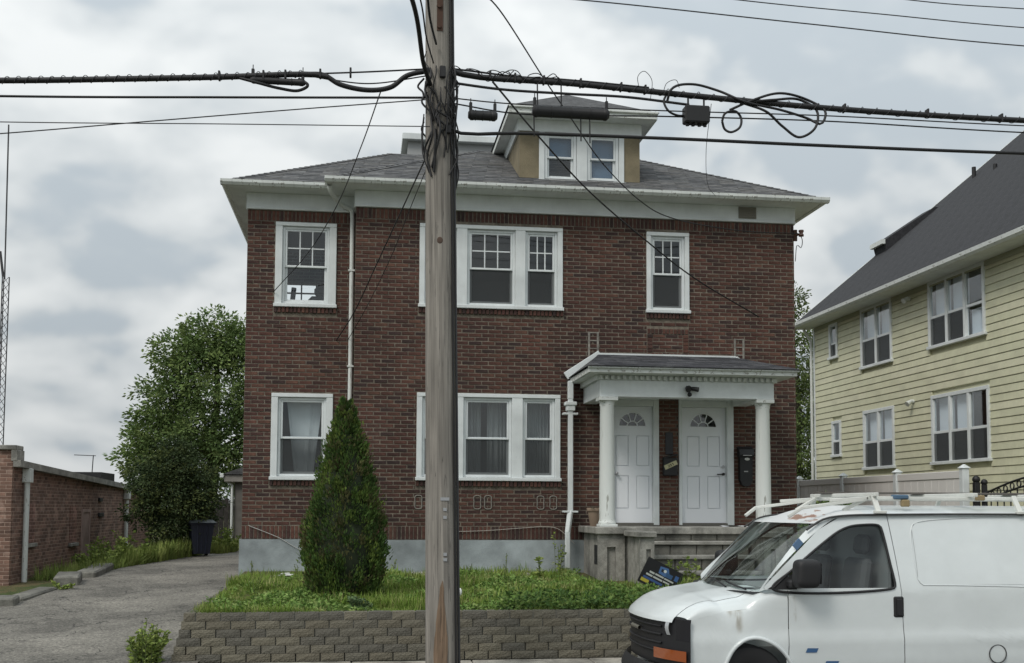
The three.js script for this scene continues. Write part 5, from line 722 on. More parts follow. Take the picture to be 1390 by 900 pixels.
  mesh('foundation', [box(X + 0.01, X + 0.3, 0.2, yb - 0.002, z0, z1)], M.foundation, h);
}
{ // vinyl privacy fence between the two houses, and the scrolled iron gate beyond it
  const f = thing('privacy_fence', 'tan vinyl privacy fence running between the brick and yellow houses', 'fence', [10.9, 0, 0]), zs = [-8.9, -6.33, -3.76, -1.19, 1.36], fm = [[0.72, 0.70, 0.67], [0.75, 0.73, 0.70], [0.735, 0.715, 0.685]].map((c) => std(lin(...c), 0.55));
  for (let i = 0; i < zs.length; i++) { const p = part('post', f); mesh('post_shaft', box(-0.065, 0.065, 0.5, 2.76, zs[i] - 0.065, zs[i] + 0.065, 0.008), M.vinyl, p); mesh('post_cap', new THREE.CylinderGeometry(0.02, 0.125, 0.07, 4, 1).rotateY(Math.PI / 4).translate(0, 2.80, zs[i]), M.vinyl, p);
    if (i) { const a = zs[i - 1] + 0.066, b = zs[i] - 0.066; mesh('top_rail', box(-0.035, 0.035, 2.58, 2.72, a, b, 0.008), fm[0], f); mesh('bottom_rail', box(-0.035, 0.035, 0.9, 1.04, a, b, 0.008), fm[0], f); const n = 9; for (let k = 0; k < n; k++) mesh('fence_board', box(-0.018, 0.018, 1.041, 2.579, lerp(a, b, k / n) + 0.003, lerp(a, b, (k + 1) / n) - 0.003, 0.005), fm[k % 3], f); } }
  const g = thing('iron_gate', 'black scrolled iron gate rising to the right behind the parked van', 'gate', [10.95, 0, 1.9]), gm = M.dark, rail = [];
  mesh('gate_post', [box(-0.05, 0.05, 0.5, 2.5, -0.28, -0.18, 0.008), new THREE.SphereGeometry(0.07, 12, 8).translate(0, 2.55, -0.23)], gm, g); mesh('gate_post', [box(0.12, 0.2, 0.5, 2.46, -0.28, -0.2, 0.008), new THREE.SphereGeometry(0.06, 12, 8).translate(0.16, 2.5, -0.24)], gm, g);
  const arch = []; for (let k = 0; k <= 10; k++) arch.push([0.08, 2.14 + 0.32 * Math.sin(k / 10 * 1.57), -0.15 + k * 0.2]); for (const dy of [0, 0.14]) mesh('top_rail', tube(arch.map(([x, y, z]) => [x, y + dy, z]), 0.018, 30, 6), gm, g);
  for (let k = 0; k < 10; k++) { const [x, y] = arch[k]; const z = arch[k][2]; mesh('scroll', new THREE.TorusGeometry(0.055, 0.012, 6, 16).rotateY(Math.PI / 2).translate(x, y + 0.085, z + 0.1), gm, g); mesh('baluster', rod([x, 0.9, z + 0.05], [x, y, z + 0.05], 0.012, 6), gm, g); }
}
// ---------------------------------------------------------------- low red brick building on the left
{
  const b = thing('brick_shop', 'low red brick building with flat roof beside the drive', 'building'), X = -6.72, zc = -2.35, zf = -17, yb = 0.1;
  const redTex = tex(1024, 1024, 1.6, (x, y) => { const r = Math.floor(y * 22), fy = (y * 22) % 1, xx = x * 7 + (r % 2) * 0.5, fx = xx % 1, id = HASH[((Math.floor(xx) % 7) * 37 + r * 101) & 65535], blot = fbm(x * 5, y * 5, 5, 5), pale = smooth(0.60, 0.72, fbm(x * 9 + 3, y * 9, 9, 5)) * 0.3; const j = fy < 0.14 || fx < 0.05; const v = (j ? 1.12 : 0.80 + id * 0.34) + (blot - 0.5) * 0.4; return mix3(j ? [0.55 * v, 0.46 * v, 0.42 * v] : [0.445 * v, 0.335 * v, 0.295 * v], [0.74, 0.64, 0.60], pale); });
  const redBump = tex(512, 512, 1.6, (x, y) => { const r = Math.floor(y * 22), fy = (y * 22) % 1, fx = (x * 7 + (r % 2) * 0.5) % 1; return fy < 0.14 || fx < 0.05 ? 0 : 0.9; }, false);
  const red = std(lin(1.12, 1.2, 1.17), 0.92, { map: redTex, bumpMap: redBump, bumpScale: 0.008 });
  const topAt = (z) => lerp(2.78, 2.38, (zc - z) / (zc - zf));
  mesh('wall', [prism([[zc, yb], [zc, topAt(zc)], [zf, topAt(zf)], [zf, yb]], 'x', X - 0.3, X)], red, b);
  mesh('front_wall', [box(X - 9, X - 0.02, yb, 3.09, zc - 0.3, zc + 0.03)], red, b);
  mesh('rear_wall', [box(X - 9, X - 0.31, yb, topAt(zf), zf, zf + 0.3)], red, b);
  mesh('roof', [prism([[zc - 0.3, topAt(zc) + 0.02], [zf, topAt(zf) + 0.02], [zf, topAt(zf) - 0.05], [zc - 0.3, topAt(zc) - 0.05]], 'x', X - 9, X - 0.31)], M.roofing, b);
  mesh('parapet_cap', [box(X - 9, X + 0.06, 3.091, 3.18, zc - 0.36, zc + 0.10, 0.012), box(X - 0.04, X + 0.08, topAt(zc) + 0.09, 3.09, zc - 0.36, zc + 0.09, 0.01)], M.concrete, b);
  mesh('roof_edge', [prism([[zc + 0.08, topAt(zc) - 0.02], [zc + 0.08, topAt(zc) + 0.11], [zf, topAt(zf) + 0.11], [zf, topAt(zf) - 0.02]], 'x', X + 0.002, X + 0.14)], M.concrete, b);
  for (const z of [-2.95, -12.45]) mesh('downspout', [rod([X + 0.08, 0.42, z], [X + 0.08, topAt(z) - 0.03, z], 0.055, 10), rod([X + 0.08, 0.45, z], [X + 0.2, 0.30, z + 0.08], 0.055, 10), box(X + 0.005, X + 0.17, topAt(z) - 0.30, topAt(z) - 0.02, z - 0.1, z + 0.1, 0.01)], M.oldwhite, b);
  const pinkDoor = std(lin(0.55, 0.40, 0.36), 0.8, { map: stainTex });
  const d = part('door', b); mesh('door_leaf', box(X - 0.05, X + 0.012, 0.40, 1.85, -8.42, -7.75), pinkDoor, d); mesh('door_frame', [box(X - 0.05, X + 0.03, 0.40, 1.93, -8.50, -8.421), box(X - 0.05, X + 0.03, 0.40, 1.93, -7.749, -7.67), box(X - 0.05, X + 0.03, 1.851, 1.93, -8.42, -7.75)], pinkDoor, d);
  for (const [y, z, w] of [[2.17, -9.5, 0.34], [1.78, -9.6, 0.5]]) mesh('wall_vent', [box(X, X + 0.05, y - 0.05, y + 0.05, z - w / 2, z + w / 2, 0.008)], M.dark, b);
  for (const [y, z] of [[1.20, -3.5], [1.10, -6.9]]) { mesh('window_sill', [box(X, X + 0.07, y - 0.04, y + 0.04, z - 0.35, z + 0.35, 0.01)], M.concrete, b); }
  for (const g of [box(X, X + 0.012, 1.25, 2.05, -3.8, -3.2), box(X, X + 0.012, 1.15, 2.0, -7.2, -6.6)]) mesh('bricked_window', g, std(lin(1.15, 1.1, 1.1), 0.92, { map: redTex, bumpMap: redBump, bumpScale: 0.008 }), b);
  mesh('roof_unit', [box(X - 2.4, X - 0.5, 2.35, 2.95, -13.5, -11.8)], M.dark, b);
  const a = thing('roof_aerial', 'thin T shaped aerial on the roof of the low brick building', 'aerial', [-8.0, 2.4, -14]); mesh('mast', rod([0, 0, 0], [0.05, 1.12, 0], 0.015, 6), M.cableGrey, a); mesh('crossbar', [rod([-0.5, 1.12, 0], [0.12, 1.10, 0], 0.013, 6)], M.cableGrey, a);
}
{ // far lattice mast
  const m = thing('lattice_mast', 'tall thin lattice radio mast beyond the low brick building', 'mast', [-14.05, 0.8, -25]), legs = [[-0.13, -0.08], [0.13, -0.08], [0, 0.15]];
  for (const [x, z] of legs) mesh('leg', rod([x, 0, z], [x + 0.02, 10.2, z], 0.022, 6), M.cableGrey, m);
  const br = []; for (let k = 0; k < 34; k++) { const y = k * 0.3; for (let i = 0; i < 3; i++) { const p = legs[i], q = legs[(i + 1) % 3]; br.push(rod([p[0], y, p[1]], [q[0], y + 0.3, q[1]], 0.01, 4)); } } mesh('bracing', br, M.cableGrey, m);
  mesh('antenna', [rod([0, 10.1, 0], [-0.05, 16.3, 0], 0.03, 8), rod([-0.06, 10.2, 0], [-0.20, 11.2, 0], 0.05, 8)], M.cableGrey, m);
}
{ // small garage behind the house, its board fence, the wheeled bin
  const g = thing('garage', 'small grey garage corner with white gutter behind the brick house', 'garage'), grey = std(lin(0.20, 0.19, 0.17), 0.9, { map: stainTex });
  mesh('wall', [box(-3.72, 2.5, 0.6, 2.75, -19, -13.05)], grey, g); mesh('eave', [box(-4.0, 2.7, 2.72, 2.95, -19.3, -12.85, 0.02)], std(lin(0.42, 0.40, 0.36), 0.8, { map: stainTex }), g); mesh('roof', [prism([[-4.05, 2.95], [2.75, 2.95], [-0.6, 4.2]], 'z', -19.4, -12.8)], M.roofing, g); mesh('gutter', [box(-4.12, -4.0, 2.84, 2.97, -19.3, -12.8, 0.02)], M.oldwhite, g);
  mesh('downspout', [rod([-4.02, 2.86, -12.9], [-3.78, 2.62, -13.0], 0.04, 8), rod([-3.78, 2.64, -13.0], [-3.78, 0.8, -13.0], 0.04, 8)], M.oldwhite, g);
  const f = thing('board_fence', 'dark weathered board fence beside the garage at the head of the drive', 'fence'), fm = [[0.06, 0.055, 0.05], [0.075, 0.068, 0.06], [0.05, 0.046, 0.043]].map((c) => std(lin(...c), 0.9, { map: grainTex })); for (let k = 0; k < 9; k++) mesh('board', box(-5.05 + k * 0.145, -4.915 + k * 0.145, 0.6, 2.22 + rr(-0.02, 0.02), -13.3, -13.27), fm[k % 3], f); mesh('rail', [box(-5.05, -3.75, 1.0, 1.1, -13.36, -13.301), box(-5.05, -3.75, 1.9, 2.0, -13.36, -13.301)], fm[1], f);
  const bin = thing('wheeled_bin', 'dark blue wheeled rubbish bin standing at the end of the drive', 'bin', [-4.12, 0.74, -9.05], 0.35), bm = std(lin(0.020, 0.025, 0.045), 0.45);
  const taper = (y0, y1, w0, w1, d0, d1) => { const A = [[-w0, y0, -d0], [w0, y0, -d0], [w0, y0, d0], [-w0, y0, d0]], B = [[-w1, y1, -d1], [w1, y1, -d1], [w1, y1, d1], [-w1, y1, d1]], P = []; for (let i = 0; i < 4; i++) { const j = (i + 1) % 4; P.push(A[i], B[j], A[j], A[i], B[i], B[j]); } P.push(A[0], A[1], A[2], A[0], A[2], A[3], B[0], B[2], B[1], B[0], B[3], B[2]); return poly(P); };
  mesh('body', [taper(0.06, 0.84, 0.21, 0.29, 0.24, 0.33)], bm, bin); mesh('rim', [box(-0.32, 0.32, 0.80, 0.85, -0.36, 0.36, 0.012)], bm, bin); mesh('lid', [taper(0.851, 0.93, 0.335, 0.25, 0.39, 0.32)], std(lin(0.10, 0.12, 0.13), 0.5), bin);
  for (const s of [-1, 1]) mesh('wheel', rod([s * 0.19, 0.11, -0.25], [s * 0.26, 0.11, -0.25], 0.11, 18), M.rubber, bin); mesh('handle', [rod([-0.25, 0.87, -0.43], [0.25, 0.87, -0.43], 0.018, 8), rod([-0.22, 0.84, -0.33], [-0.22, 0.87, -0.43], 0.018, 6), rod([0.22, 0.84, -0.33], [0.22, 0.87, -0.43], 0.018, 6)], bm, bin);
  mesh('rib', [-0.1, 0.0, 0.1].map((x) => bar([x, 0.1, 0.262], [x * 1.3, 0.78, 0.338], 0.03, 0.02)), bm, bin);
}
// yard sign, pegged askew in the grass
{
  const s = thing('yard_sign', 'black tilted yard sign with blue and white print in the grass by the steps', 'sign', [4.66, 0.92, 3.3]);
  const cv = document.createElement('canvas'); cv.width = 512; cv.height = 340; const c = cv.getContext('2d'); c.fillStyle = '#1a1a1d'; c.fillRect(0, 0, 512, 340);
  c.fillStyle = '#4a6d9c'; c.beginPath(); c.moveTo(190, 40); c.lineTo(300, 22); c.lineTo(340, 90); c.lineTo(300, 140); c.lineTo(200, 130); c.closePath(); c.fill(); c.fillStyle = '#1a1a1d'; c.fillRect(222, 62, 46, 36); c.fillStyle = '#cfd6d2'; c.beginPath(); c.arc(272, 74, 20, 0, 7); c.fill(); c.fillStyle = '#39597f'; c.fillRect(300, 80, 90, 56); c.fillStyle = '#3d5f93'; c.fillRect(420, 60, 50, 70);
  c.fillStyle = '#b9beb8'; for (const [x, y, w, h] of [[90, 150, 70, 24], [170, 148, 120, 22], [300, 150, 130, 20], [60, 192, 90, 24], [160, 192, 130, 22], [300, 190, 90, 20]]) c.fillRect(x, y, w, h);
  c.fillStyle = '#3a568a'; c.fillRect(40, 236, 270, 30); c.fillStyle = '#8f9a97'; c.fillRect(240, 282, 150, 18); c.fillStyle = '#b3a83e'; c.fillRect(26, 270, 110, 44);
  const t = new THREE.CanvasTexture(cv); t.colorSpace = THREE.SRGBColorSpace; const an = R(-27);
  mesh('board', box(-0.32, 0.32, -0.21, 0.21, -0.006, 0.0).rotateZ(an), std(lin(0.012, 0.012, 0.014), 0.6), s); const pg = new THREE.PlaneGeometry(0.635, 0.415).translate(0, 0, 0.003).rotateZ(an); mesh('print', pg, new THREE.MeshStandardMaterial({ map: t, roughness: 0.5 }), s);
  mesh('stake', [rod([-0.12, -0.45, -0.012], [-0.02, -0.05, -0.012], 0.005, 6), rod([0.14, -0.45, -0.012], [0.2, -0.1, -0.012], 0.005, 6)], M.galvanised, s);
}
{ // litter in the grass
  const a = mesh('crumpled_paper', [box(-0.2, 0.2, 0, 0.03, -0.05, 0.05, 0.01), box(-0.05, 0.12, 0.03, 0.055, -0.04, 0.06, 0.01).rotateY(0.4)], std(lin(0.75, 0.75, 0.74), 0.8)); a.position.set(-1.35, 0.80, 0.6); a.rotation.z = 0.05; tag(a, 'flattened white paper in the grass under the left wing window', 'paper');
  const b = mesh('paper_scrap', new THREE.IcosahedronGeometry(0.045, 1).scale(1, 1.3, 0.7), std(lin(0.78, 0.78, 0.76), 0.8)); b.position.set(1.32, 0.86, 5.2); tag(b, 'white scrap of paper in the grass right beside the utility pole', 'paper');
  const w = mesh('loose_wire', tube([[-2.05, 1.66, ZW + 0.03], [-1.5, 1.44, ZW + 0.04], [-1.1, 1.22, ZW + 0.045], [-0.7, 1.16, ZW + 0.05], [-0.35, 1.40, ZW + 0.05]], 0.006, 30, 5), std(lin(0.45, 0.45, 0.43), 0.7)); tag(w, 'loose pale wire drooping across the left end of the foundation', 'wire');
  const v = mesh('loose_wire', tube([[1.2, 1.56, 0.03], [2.2, 1.58, 0.03], [2.9, 1.63, 0.03], [3.35, 1.655, 0.03], [3.6, 1.62, 0.05], [3.9, 1.35, 0.1]], 0.006, 40, 5), std(lin(0.40, 0.37, 0.33), 0.7)); tag(v, 'thin tan wire tacked along the base course under the triple window', 'wire');
}

// ---------------------------------------------------------------- parked white van, nose to the left; x along its length, z = 0 on its centre line
{
  const van = thing('parked_van', 'white cargo van with roof rack parked at the kerb before the brick house', 'van', [0, 0, 9.1]), road = -0.045;
  const dirt = tex(2048, 1024, 8, (x, y) => { // one sheet 8 m by 4 m over the whole van: faint grime, rust weeps on the wing
    const X = x * 8, Y = y * 4, a = fbm(x * 24, y * 12, 24, 6), b = fbm(x * 90 + 3, y * 45, 90, 3), v = 0.97 + (a - 0.5) * 0.05 + (b - 0.5) * 0.025, weep = (cx, y0, y1, w) => (Y > y0 && Y < y1 ? Math.exp(-Math.pow((X - cx + (a - 0.5) * 0.05) / w, 2)) * smooth(0.30, 0.62, fbm(x * 260, y * 40, 260, 3) * 0.6 + b * 0.5) * smooth(y0, y0 + 0.1, Y) : 0), s = clamp(weep(3.56, 0.80, 1.17, 0.03) * 0.5 + weep(3.48, 0.95, 1.12, 0.025) * 0.5 + weep(4.1, 0.9, 1.18, 0.012) * 0.3, 0, 0.75); return mix3([v, v * 1.0, v * 0.995], [0.52, 0.46, 0.38], s); });
  dirt.repeat.set(1 / 8, 1 / 4);
  const paint = new THREE.MeshPhysicalMaterial({ color: lin(0.71, 0.755, 0.76), roughness: 0.32, map: dirt, clearcoat: 0.5, clearcoatRoughness: 0.12, side: THREE.DoubleSide });
  const black = std(lin(0.016, 0.016, 0.018), 0.45), trim = std(lin(0.014, 0.014, 0.015), 0.6), seam = std(lin(0.05, 0.05, 0.05), 0.8), chrome = std(lin(0.55, 0.56, 0.58), 0.2, { metalness: 0.9 });
  const H0 = (x) => along([[9, 1.235], [3.85, 1.235], [3.5, 1.20], [3.2, 1.155], [3.0, 1.10], [2.9, 1.06], [2.82, 1.005], [2.76, 0.95], [2.74, 0.90], [2.0, 0.90]], x);   // bonnet height on the centre line
  const halfW = (x) => 1.0 - 0.06 * smooth(3.7, 2.75, x);
  const nose = (x, z) => 0.27 * Math.pow(Math.abs(z), 2.4) * smooth(3.9, 2.8, x) + 0.05 * smooth(3.45, 2.85, x);            // the front is bowed in plan
  const nx = (x) => lerp(lerp(13, 3.6, smooth(2.76, 3.3, x)), 12, smooth(3.55, 3.98, x));
  function zSide(x, y, cab) { // half width of the body side
    const w = halfW(x); let z = w;
    if (y < 0.62) z = w - 0.05 * smooth(0.62, 0.25, y); else z = w - 0.0;
    z += 0.012 * Math.exp(-Math.pow((y - 0.74) / 0.07, 2));
    if (y > 1.20 && x > 3.7) z -= 0.165 * Math.pow((y - 1.20) / 0.73, 1.25);
    if (!cab && x <= 4.05 && y > 0.85) { const h = H0(x), t = clamp((y - 0.85) / Math.max(h + 0.005 - 0.85, 0.05)); z = Math.min(z, w * Math.pow(Math.max(0, 1 - Math.pow(t, nx(x))), 1 / nx(x))); }
    return z;
  }
  const tess = (g, l, n = 6) => new TessellateModifier(l, n).modify(g.index ? g.toNonIndexed() : g);
  function sidePanel(pts, holes, s, push = 0, cab = false, len = 0.09) { // outline in (x, y) laid on the body side s = +1 (kerb side -1)
    const sh = new THREE.Shape(pts.map((p) => new THREE.Vector2(...p))); for (const h of holes) sh.holes.push(new THREE.Path(h.map((p) => new THREE.Vector2(...p))));
    let g = new THREE.ShapeGeometry(sh); g = tess(g, len, 8); const q = g.attributes.position;
    for (let i = 0; i < q.count; i++) { const x = q.getX(i), y = q.getY(i), z = zSide(x, y, cab) + push; q.setXYZ(i, x + nose(x, z), y, s * z); }
    g.deleteAttribute('normal'); g.deleteAttribute('uv'); g = mergeVertices(g, 1e-4); g.computeVertexNormals(); return planeUV(g);
  }
  function planeUV(g) { const q = g.attributes.position, uv = new Float32Array(q.count * 2); for (let i = 0; i < q.count; i++) { uv[i * 2] = q.getX(i); uv[i * 2 + 1] = q.getY(i); } g.setAttribute('uv', new THREE.BufferAttribute(uv, 2)); return g; }
  function grid(nu, nv, f) { const g = new THREE.PlaneGeometry(1, 1, nu, nv), q = g.attributes.position; for (let i = 0; i < q.count; i++) q.setXYZ(i, ...f(q.getX(i) + 0.5, q.getY(i) + 0.5)); g.computeVertexNormals(); return g; }
  const WX = 3.665, WY = 0.335, AR = 0.435, XD = 4.04, XB = 5.22, XE = 8.42, SILL = 0.30;
  const arc = (cx, cy, r, a0, a1, n = 20) => Array.from({ length: n + 1 }, (_, i) => { const a = lerp(a0, a1, i / n); return [cx + Math.cos(a) * r, cy + Math.sin(a) * r]; });
  const winPts = [[3.885, 1.245], [4.10, 1.42], [4.42, 1.66], [4.62, 1.79], [4.74, 1.835], [4.86, 1.85], [5.01, 1.85], [5.045, 1.835], [5.06, 1.78], [5.095, 1.50], [5.125, 1.26], [5.115, 1.245]];
  for (const s of [1, -1]) {
    const side = s > 0;
    // front wing with the arch cut out
    const archL = arc(WX, WY, AR, 0, Math.PI).filter(([x, y]) => y > SILL);
    const topEdge = [3.85, 3.6, 3.4, 3.2, 3.1, 3.03, 2.95, 2.88, 2.82, 2.79].map((x) => [x, 0.85 + (H0(x) - 0.85) * 0.55]);
    mesh('front_wing', sidePanel([[XD - 0.004, SILL], [XD - 0.004, 1.062], ...topEdge, [2.785, 0.88], [2.785, 0.5], [2.785, SILL + 0.02], [WX - AR, SILL + 0.02], ...archL.reverse().map(([x, y]) => [x, y]).filter((p) => p[0] > WX - AR + 0.001 && p[0] < WX + AR - 0.001), [WX + AR, SILL]], [], s), paint, van);
    const lip = []; for (let i = 0; i <= 24; i++) { const a = i / 24 * Math.PI, x = WX + Math.cos(a) * (AR + 0.012), y = WY + Math.sin(a) * (AR + 0.012), z = zSide(x, y); lip.push([x + nose(x, z), y, s * (z + 0.004)]); } mesh('arch_lip', tube(lip, 0.02, 48, 6), paint, van);
    mesh('wheel_well', (() => { const g = new THREE.CylinderGeometry(AR - 0.01, AR - 0.01, 0.55, 24, 1, true, -Math.PI / 2, Math.PI).rotateX(Math.PI / 2).rotateZ(0).translate(WX, WY, s * 0.68); return g; })(), std(lin(0.035, 0.034, 0.033), 0.9, { side: THREE.DoubleSide }), van);
    // door: shell, window seal, glass
    const d = part('door', van);
    mesh('door_shell', sidePanel([[XD + 0.004, SILL], [XB - 0.004, SILL], [XB - 0.035, 1.2], [XB - 0.092, 1.942], [4.66, 1.935], [4.40, 1.80], [3.80, 1.262], [3.80, 1.235], [XD + 0.004, 1.225]], [winPts], s, 0, true), paint, d);
    const seal = []; for (const p of [...winPts, winPts[0], winPts[1]]) { const z = zSide(p[0], p[1], true); seal.push([p[0] + nose(p[0], z), p[1], s * (z + 0.002)]); } mesh('window_seal', tube(seal, 0.013, 120, 6), trim, d);
    mesh('side_glass', sidePanel(winPts, [], s, -0.012, true), new THREE.MeshPhysicalMaterial({ color: lin(0.74, 0.79, 0.79), roughness: 0.03, transmission: 1, ior: 1.5 }), d);
    mesh('quarter_trim', sidePanel([[3.83, 1.24], [3.90, 1.235], [4.13, 1.235], [4.13, 1.40]], [], s, 0.004, true), trim, d);
    if (side) { const hx = 5.155, hz = zSide(hx, 1.06); mesh('door_handle', [box(hx - 0.055, hx + 0.055, 0.96, 1.165, hz - 0.02, hz + 0.012, 0.03)], trim, d); mesh('handle_pull', [box(hx - 0.025, hx + 0.028, 0.985, 1.14, hz + 0.012, hz + 0.022, 0.01)], black, d); }
    // mirror
    const mr = part('mirror', van), mz = 1.03; mesh('mirror_housing', (() => { const g = new THREE.SphereGeometry(1, 24, 16), q = g.attributes.position; for (let i = 0; i < q.count; i++) { const f = (v) => Math.sign(v) * Math.pow(Math.abs(v), 0.45); q.setXYZ(i, 4.15 + f(q.getX(i)) * 0.12 + (q.getY(i) > 0 ? 0.01 : 0), 1.395 + f(q.getY(i)) * 0.135, s * (mz + 0.14) + f(q.getZ(i)) * 0.10); } g.computeVertexNormals(); return g; })(), trim, mr); mesh('mirror_arm', [bar([4.12, 1.285, s * 0.95], [4.15, 1.29, s * (mz + 0.1)], 0.07, 0.05), box(4.02, 4.16, 1.25, 1.33, Math.min(s * 0.97, s * 1.1), Math.max(s * 0.97, s * 1.1), 0.02)], trim, mr); mesh('mirror_glass', quadG([4.273, 1.30, s * (mz + 0.06)], [4.273, 1.30, s * (mz + 0.22)], [4.273, 1.50, s * (mz + 0.22)], [4.273, 1.50, s * (mz + 0.06)]), chrome, mr);
    // cargo side with a pressed panel
    const pp = [[5.42, 1.27], [7.9, 1.27], [7.95, 1.32], [7.95, 1.82], [7.9, 1.87], [5.42, 1.87], [5.37, 1.82], [5.37, 1.32]];
    const rearArch = arc(WX + 3.43, WY, 0.43, 0, Math.PI).filter(([x, y]) => y > SILL).reverse();
    mesh('cargo_side', sidePanel([[XB + 0.004, SILL], [WX + 3.43 - 0.43, SILL], ...rearArch.slice(1, -1), [WX + 3.43 + 0.43, SILL], [XE, SILL], [XE, 1.945], [XB - 0.085, 1.945], [XB - 0.03, 1.2]], [pp], s), paint, van);
    mesh('pressed_panel', [sidePanel(pp, [], s, 0.004)], paint, van);
    const edge = [...pp, pp[0]].map(([x, y]) => [x, y, s * (zSide(x, y) - 0.001)]); mesh('panel_edge', tube(edge, 0.008, 160, 5), paint, van);
    if (side) { const fz = zSide(6.17, 0.6); mesh('fuel_cap', [new THREE.TorusGeometry(0.088, 0.006, 6, 28).translate(6.17, 0.60, fz + 0.004)], seam, van); for (const [x, y, w] of [[4.27, 0.66, 0.13], [4.47, 0.535, 0.15]]) { const tz = zSide(x, y) + 0.004; mesh('tape_strip', quadG([x - w / 2, y - 0.022, tz], [x + w / 2 - 0.02, y - 0.022, tz], [x + w / 2, y + 0.018, tz], [x - w / 2 + 0.02, y + 0.02, tz]), std(lin(0.035, 0.10, 0.22), 0.6), van); } }
    mesh('drip_rail', tube([[4.28, 1.80, s * 0.885], [4.45, 1.90, s * 0.872], [4.62, 1.935, s * 0.865], [5.4, 1.955, s * 0.86], [8.4, 1.955, s * 0.86]], 0.011, 60, 6), seam, van);
    { const fr = [[3.80, 1.235], [3.80, 1.262], [4.40, 1.80], [4.66, 1.935], [4.95, 1.942]].map(([x, y]) => new THREE.Vector3(x + 0.004, y, s * (zSide(x, y, true) + 0.001))), bk = [[3.785, 1.215, 0.905], [3.81, 1.25, 0.90], [4.30, 1.80, 0.832], [4.44, 1.89, 0.845], [4.95, 1.945, 0.85]].map((p) => new THREE.Vector3(p[0], p[1], s * p[2])), ca = new THREE.CatmullRomCurve3(fr, false, 'centripetal'), cb = new THREE.CatmullRomCurve3(bk, false, 'centripetal'); mesh('a_pillar', grid(4, 30, (u, v) => { const a = ca.getPoint(v), b = cb.getPoint(v), p = a.lerp(b, u); return [p.x, p.y, p.z + s * 0.012 * Math.sin(u * 3.14)]; }), paint, van); }
    if (side) mesh('tape_strip', [bar([4.14, 1.628, 0.925], [4.21, 1.698, 0.915], 0.012, 0.07)], std(lin(0.10, 0.18, 0.30), 0.7), van);
    // wheels
    for (const wx of [WX, WX + 3.43]) { const w = part('wheel', van), R0 = 0.375; mesh('tyre', toCreasedNormals(new THREE.LatheGeometry([[0.21, -0.1], [0.30, -0.125], [0.355, -0.12], [0.375, -0.095], [0.375, 0.095], [0.355, 0.12], [0.30, 0.125], [0.21, 0.1]].map((p) => new THREE.Vector2(...p)), 40), 0.5).rotateX(Math.PI / 2).translate(wx, WY - 0.005, s * 0.84), M.rubber, w); mesh('rim', new THREE.LatheGeometry([[0.001, 0.05], [0.07, 0.06], [0.08, 0.03], [0.16, 0.03], [0.19, 0.08], [0.215, 0.1], [0.215, -0.1]].map((p) => new THREE.Vector2(...p)), 32).rotateX(s * Math.PI / 2).translate(wx, WY - 0.005, s * 0.84), chrome, w); }
    // headlamp and turn lamp
    const hl = part('headlamp', van), hx = 2.80, on = (x, y, z) => [x + nose(2.8, z), y, s * z];
    mesh('lamp_glass', grid(8, 6, (u, v) => { const z = lerp(0.715, 0.765, u); return on(2.757 + 0.02 * Math.sin(v * 3.14) * -1, lerp(0.79, 0.935, v), z); }), new THREE.MeshPhysicalMaterial({ color: lin(0.45, 0.47, 0.48), roughness: 0.08, clearcoat: 1, side: THREE.DoubleSide }), hl);
    mesh('lamp_bezel', grid(8, 6, (u, v) => { const z = lerp(0.82, 0.985, u); return on(2.770, lerp(0.745, 0.945, v), z); }), std(lin(0.02, 0.02, 0.023), 0.15, { side: THREE.DoubleSide }), hl);
    mesh('turn_lamp', grid(10, 3, (u, v) => { const z = lerp(0.52, 0.97, u); return on(2.742, lerp(0.555, 0.655, v), z); }), new THREE.MeshPhysicalMaterial({ color: lin(0.30, 0.075, 0.018), roughness: 0.12, clearcoat: 1, side: THREE.DoubleSide }), van);
  }
  // bonnet: follows the same heights, its shut line left open against the wings
  const crown = (x, z) => { const h = H0(x), w = halfW(x), t = clamp(Math.abs(z) / w); return 0.85 + (h - 0.85) * Math.pow(Math.max(0, 1 - Math.pow(t, nx(x))), 1 / nx(x)); };
  mesh('bonnet', grid(36, 40, (u, v) => { const zz = lerp(-0.80, 0.80, u), x = lerp(2.745, 3.62 + 0.16 * Math.pow(Math.abs(zz) / 0.8, 2.2), Math.pow(v, 1.3)); return [x + nose(x, zz), crown(x, zz) + 0.012 * Math.exp(-Math.pow((Math.abs(zz) - 0.42) / 0.12, 2)) * smooth(2.8, 3.2, x), zz]; }), paint, van);
  for (const s of [1, -1]) mesh('wing_top', grid(16, 40, (u, v) => { const x = lerp(2.785, XD - 0.004, v), w = halfW(x), n = nx(x), t0 = 0.808 / w, th = lerp(Math.acos(Math.pow(t0, n / 2)), Math.acos(Math.sqrt(1 - Math.pow(0.55, n))), u), e = Math.pow(Math.sin(th), 2 / n), y = 0.85 + (H0(x) - 0.85) * e, z = w * Math.pow(1 - Math.pow(e, n), 1 / n); return [x + nose(x, z), y, s * z]; }), paint, van);
  // black front: grille with two bars, bumper
  mesh('front_mask', grid(40, 12, (u, v) => { const z = lerp(-0.985, 0.985, u), y = lerp(0.50, crown(2.785, Math.min(Math.abs(z), 0.90)) - 0.012, v); return [2.772 + nose(2.8, Math.abs(z)) + 0.01 * smooth(0.9, 0.97, y), y, z]; }), black, van);
  mesh('grille_bar', [0.62, 0.70, 0.78, 0.86].map((y) => tube([-0.62, -0.4, -0.2, 0, 0.2, 0.4, 0.62].map((z) => [2.765 + nose(2.8, Math.abs(z)), y, z]), 0.012, 30, 5)), trim, van);
  mesh('grille_emblem', [tube([-0.15, 0, 0.15].map((z) => [2.752 + nose(2.8, Math.abs(z)), 0.80, z]), 0.022, 12, 6)], std(lin(0.25, 0.24, 0.20), 0.4, { metalness: 0.5 }), van);
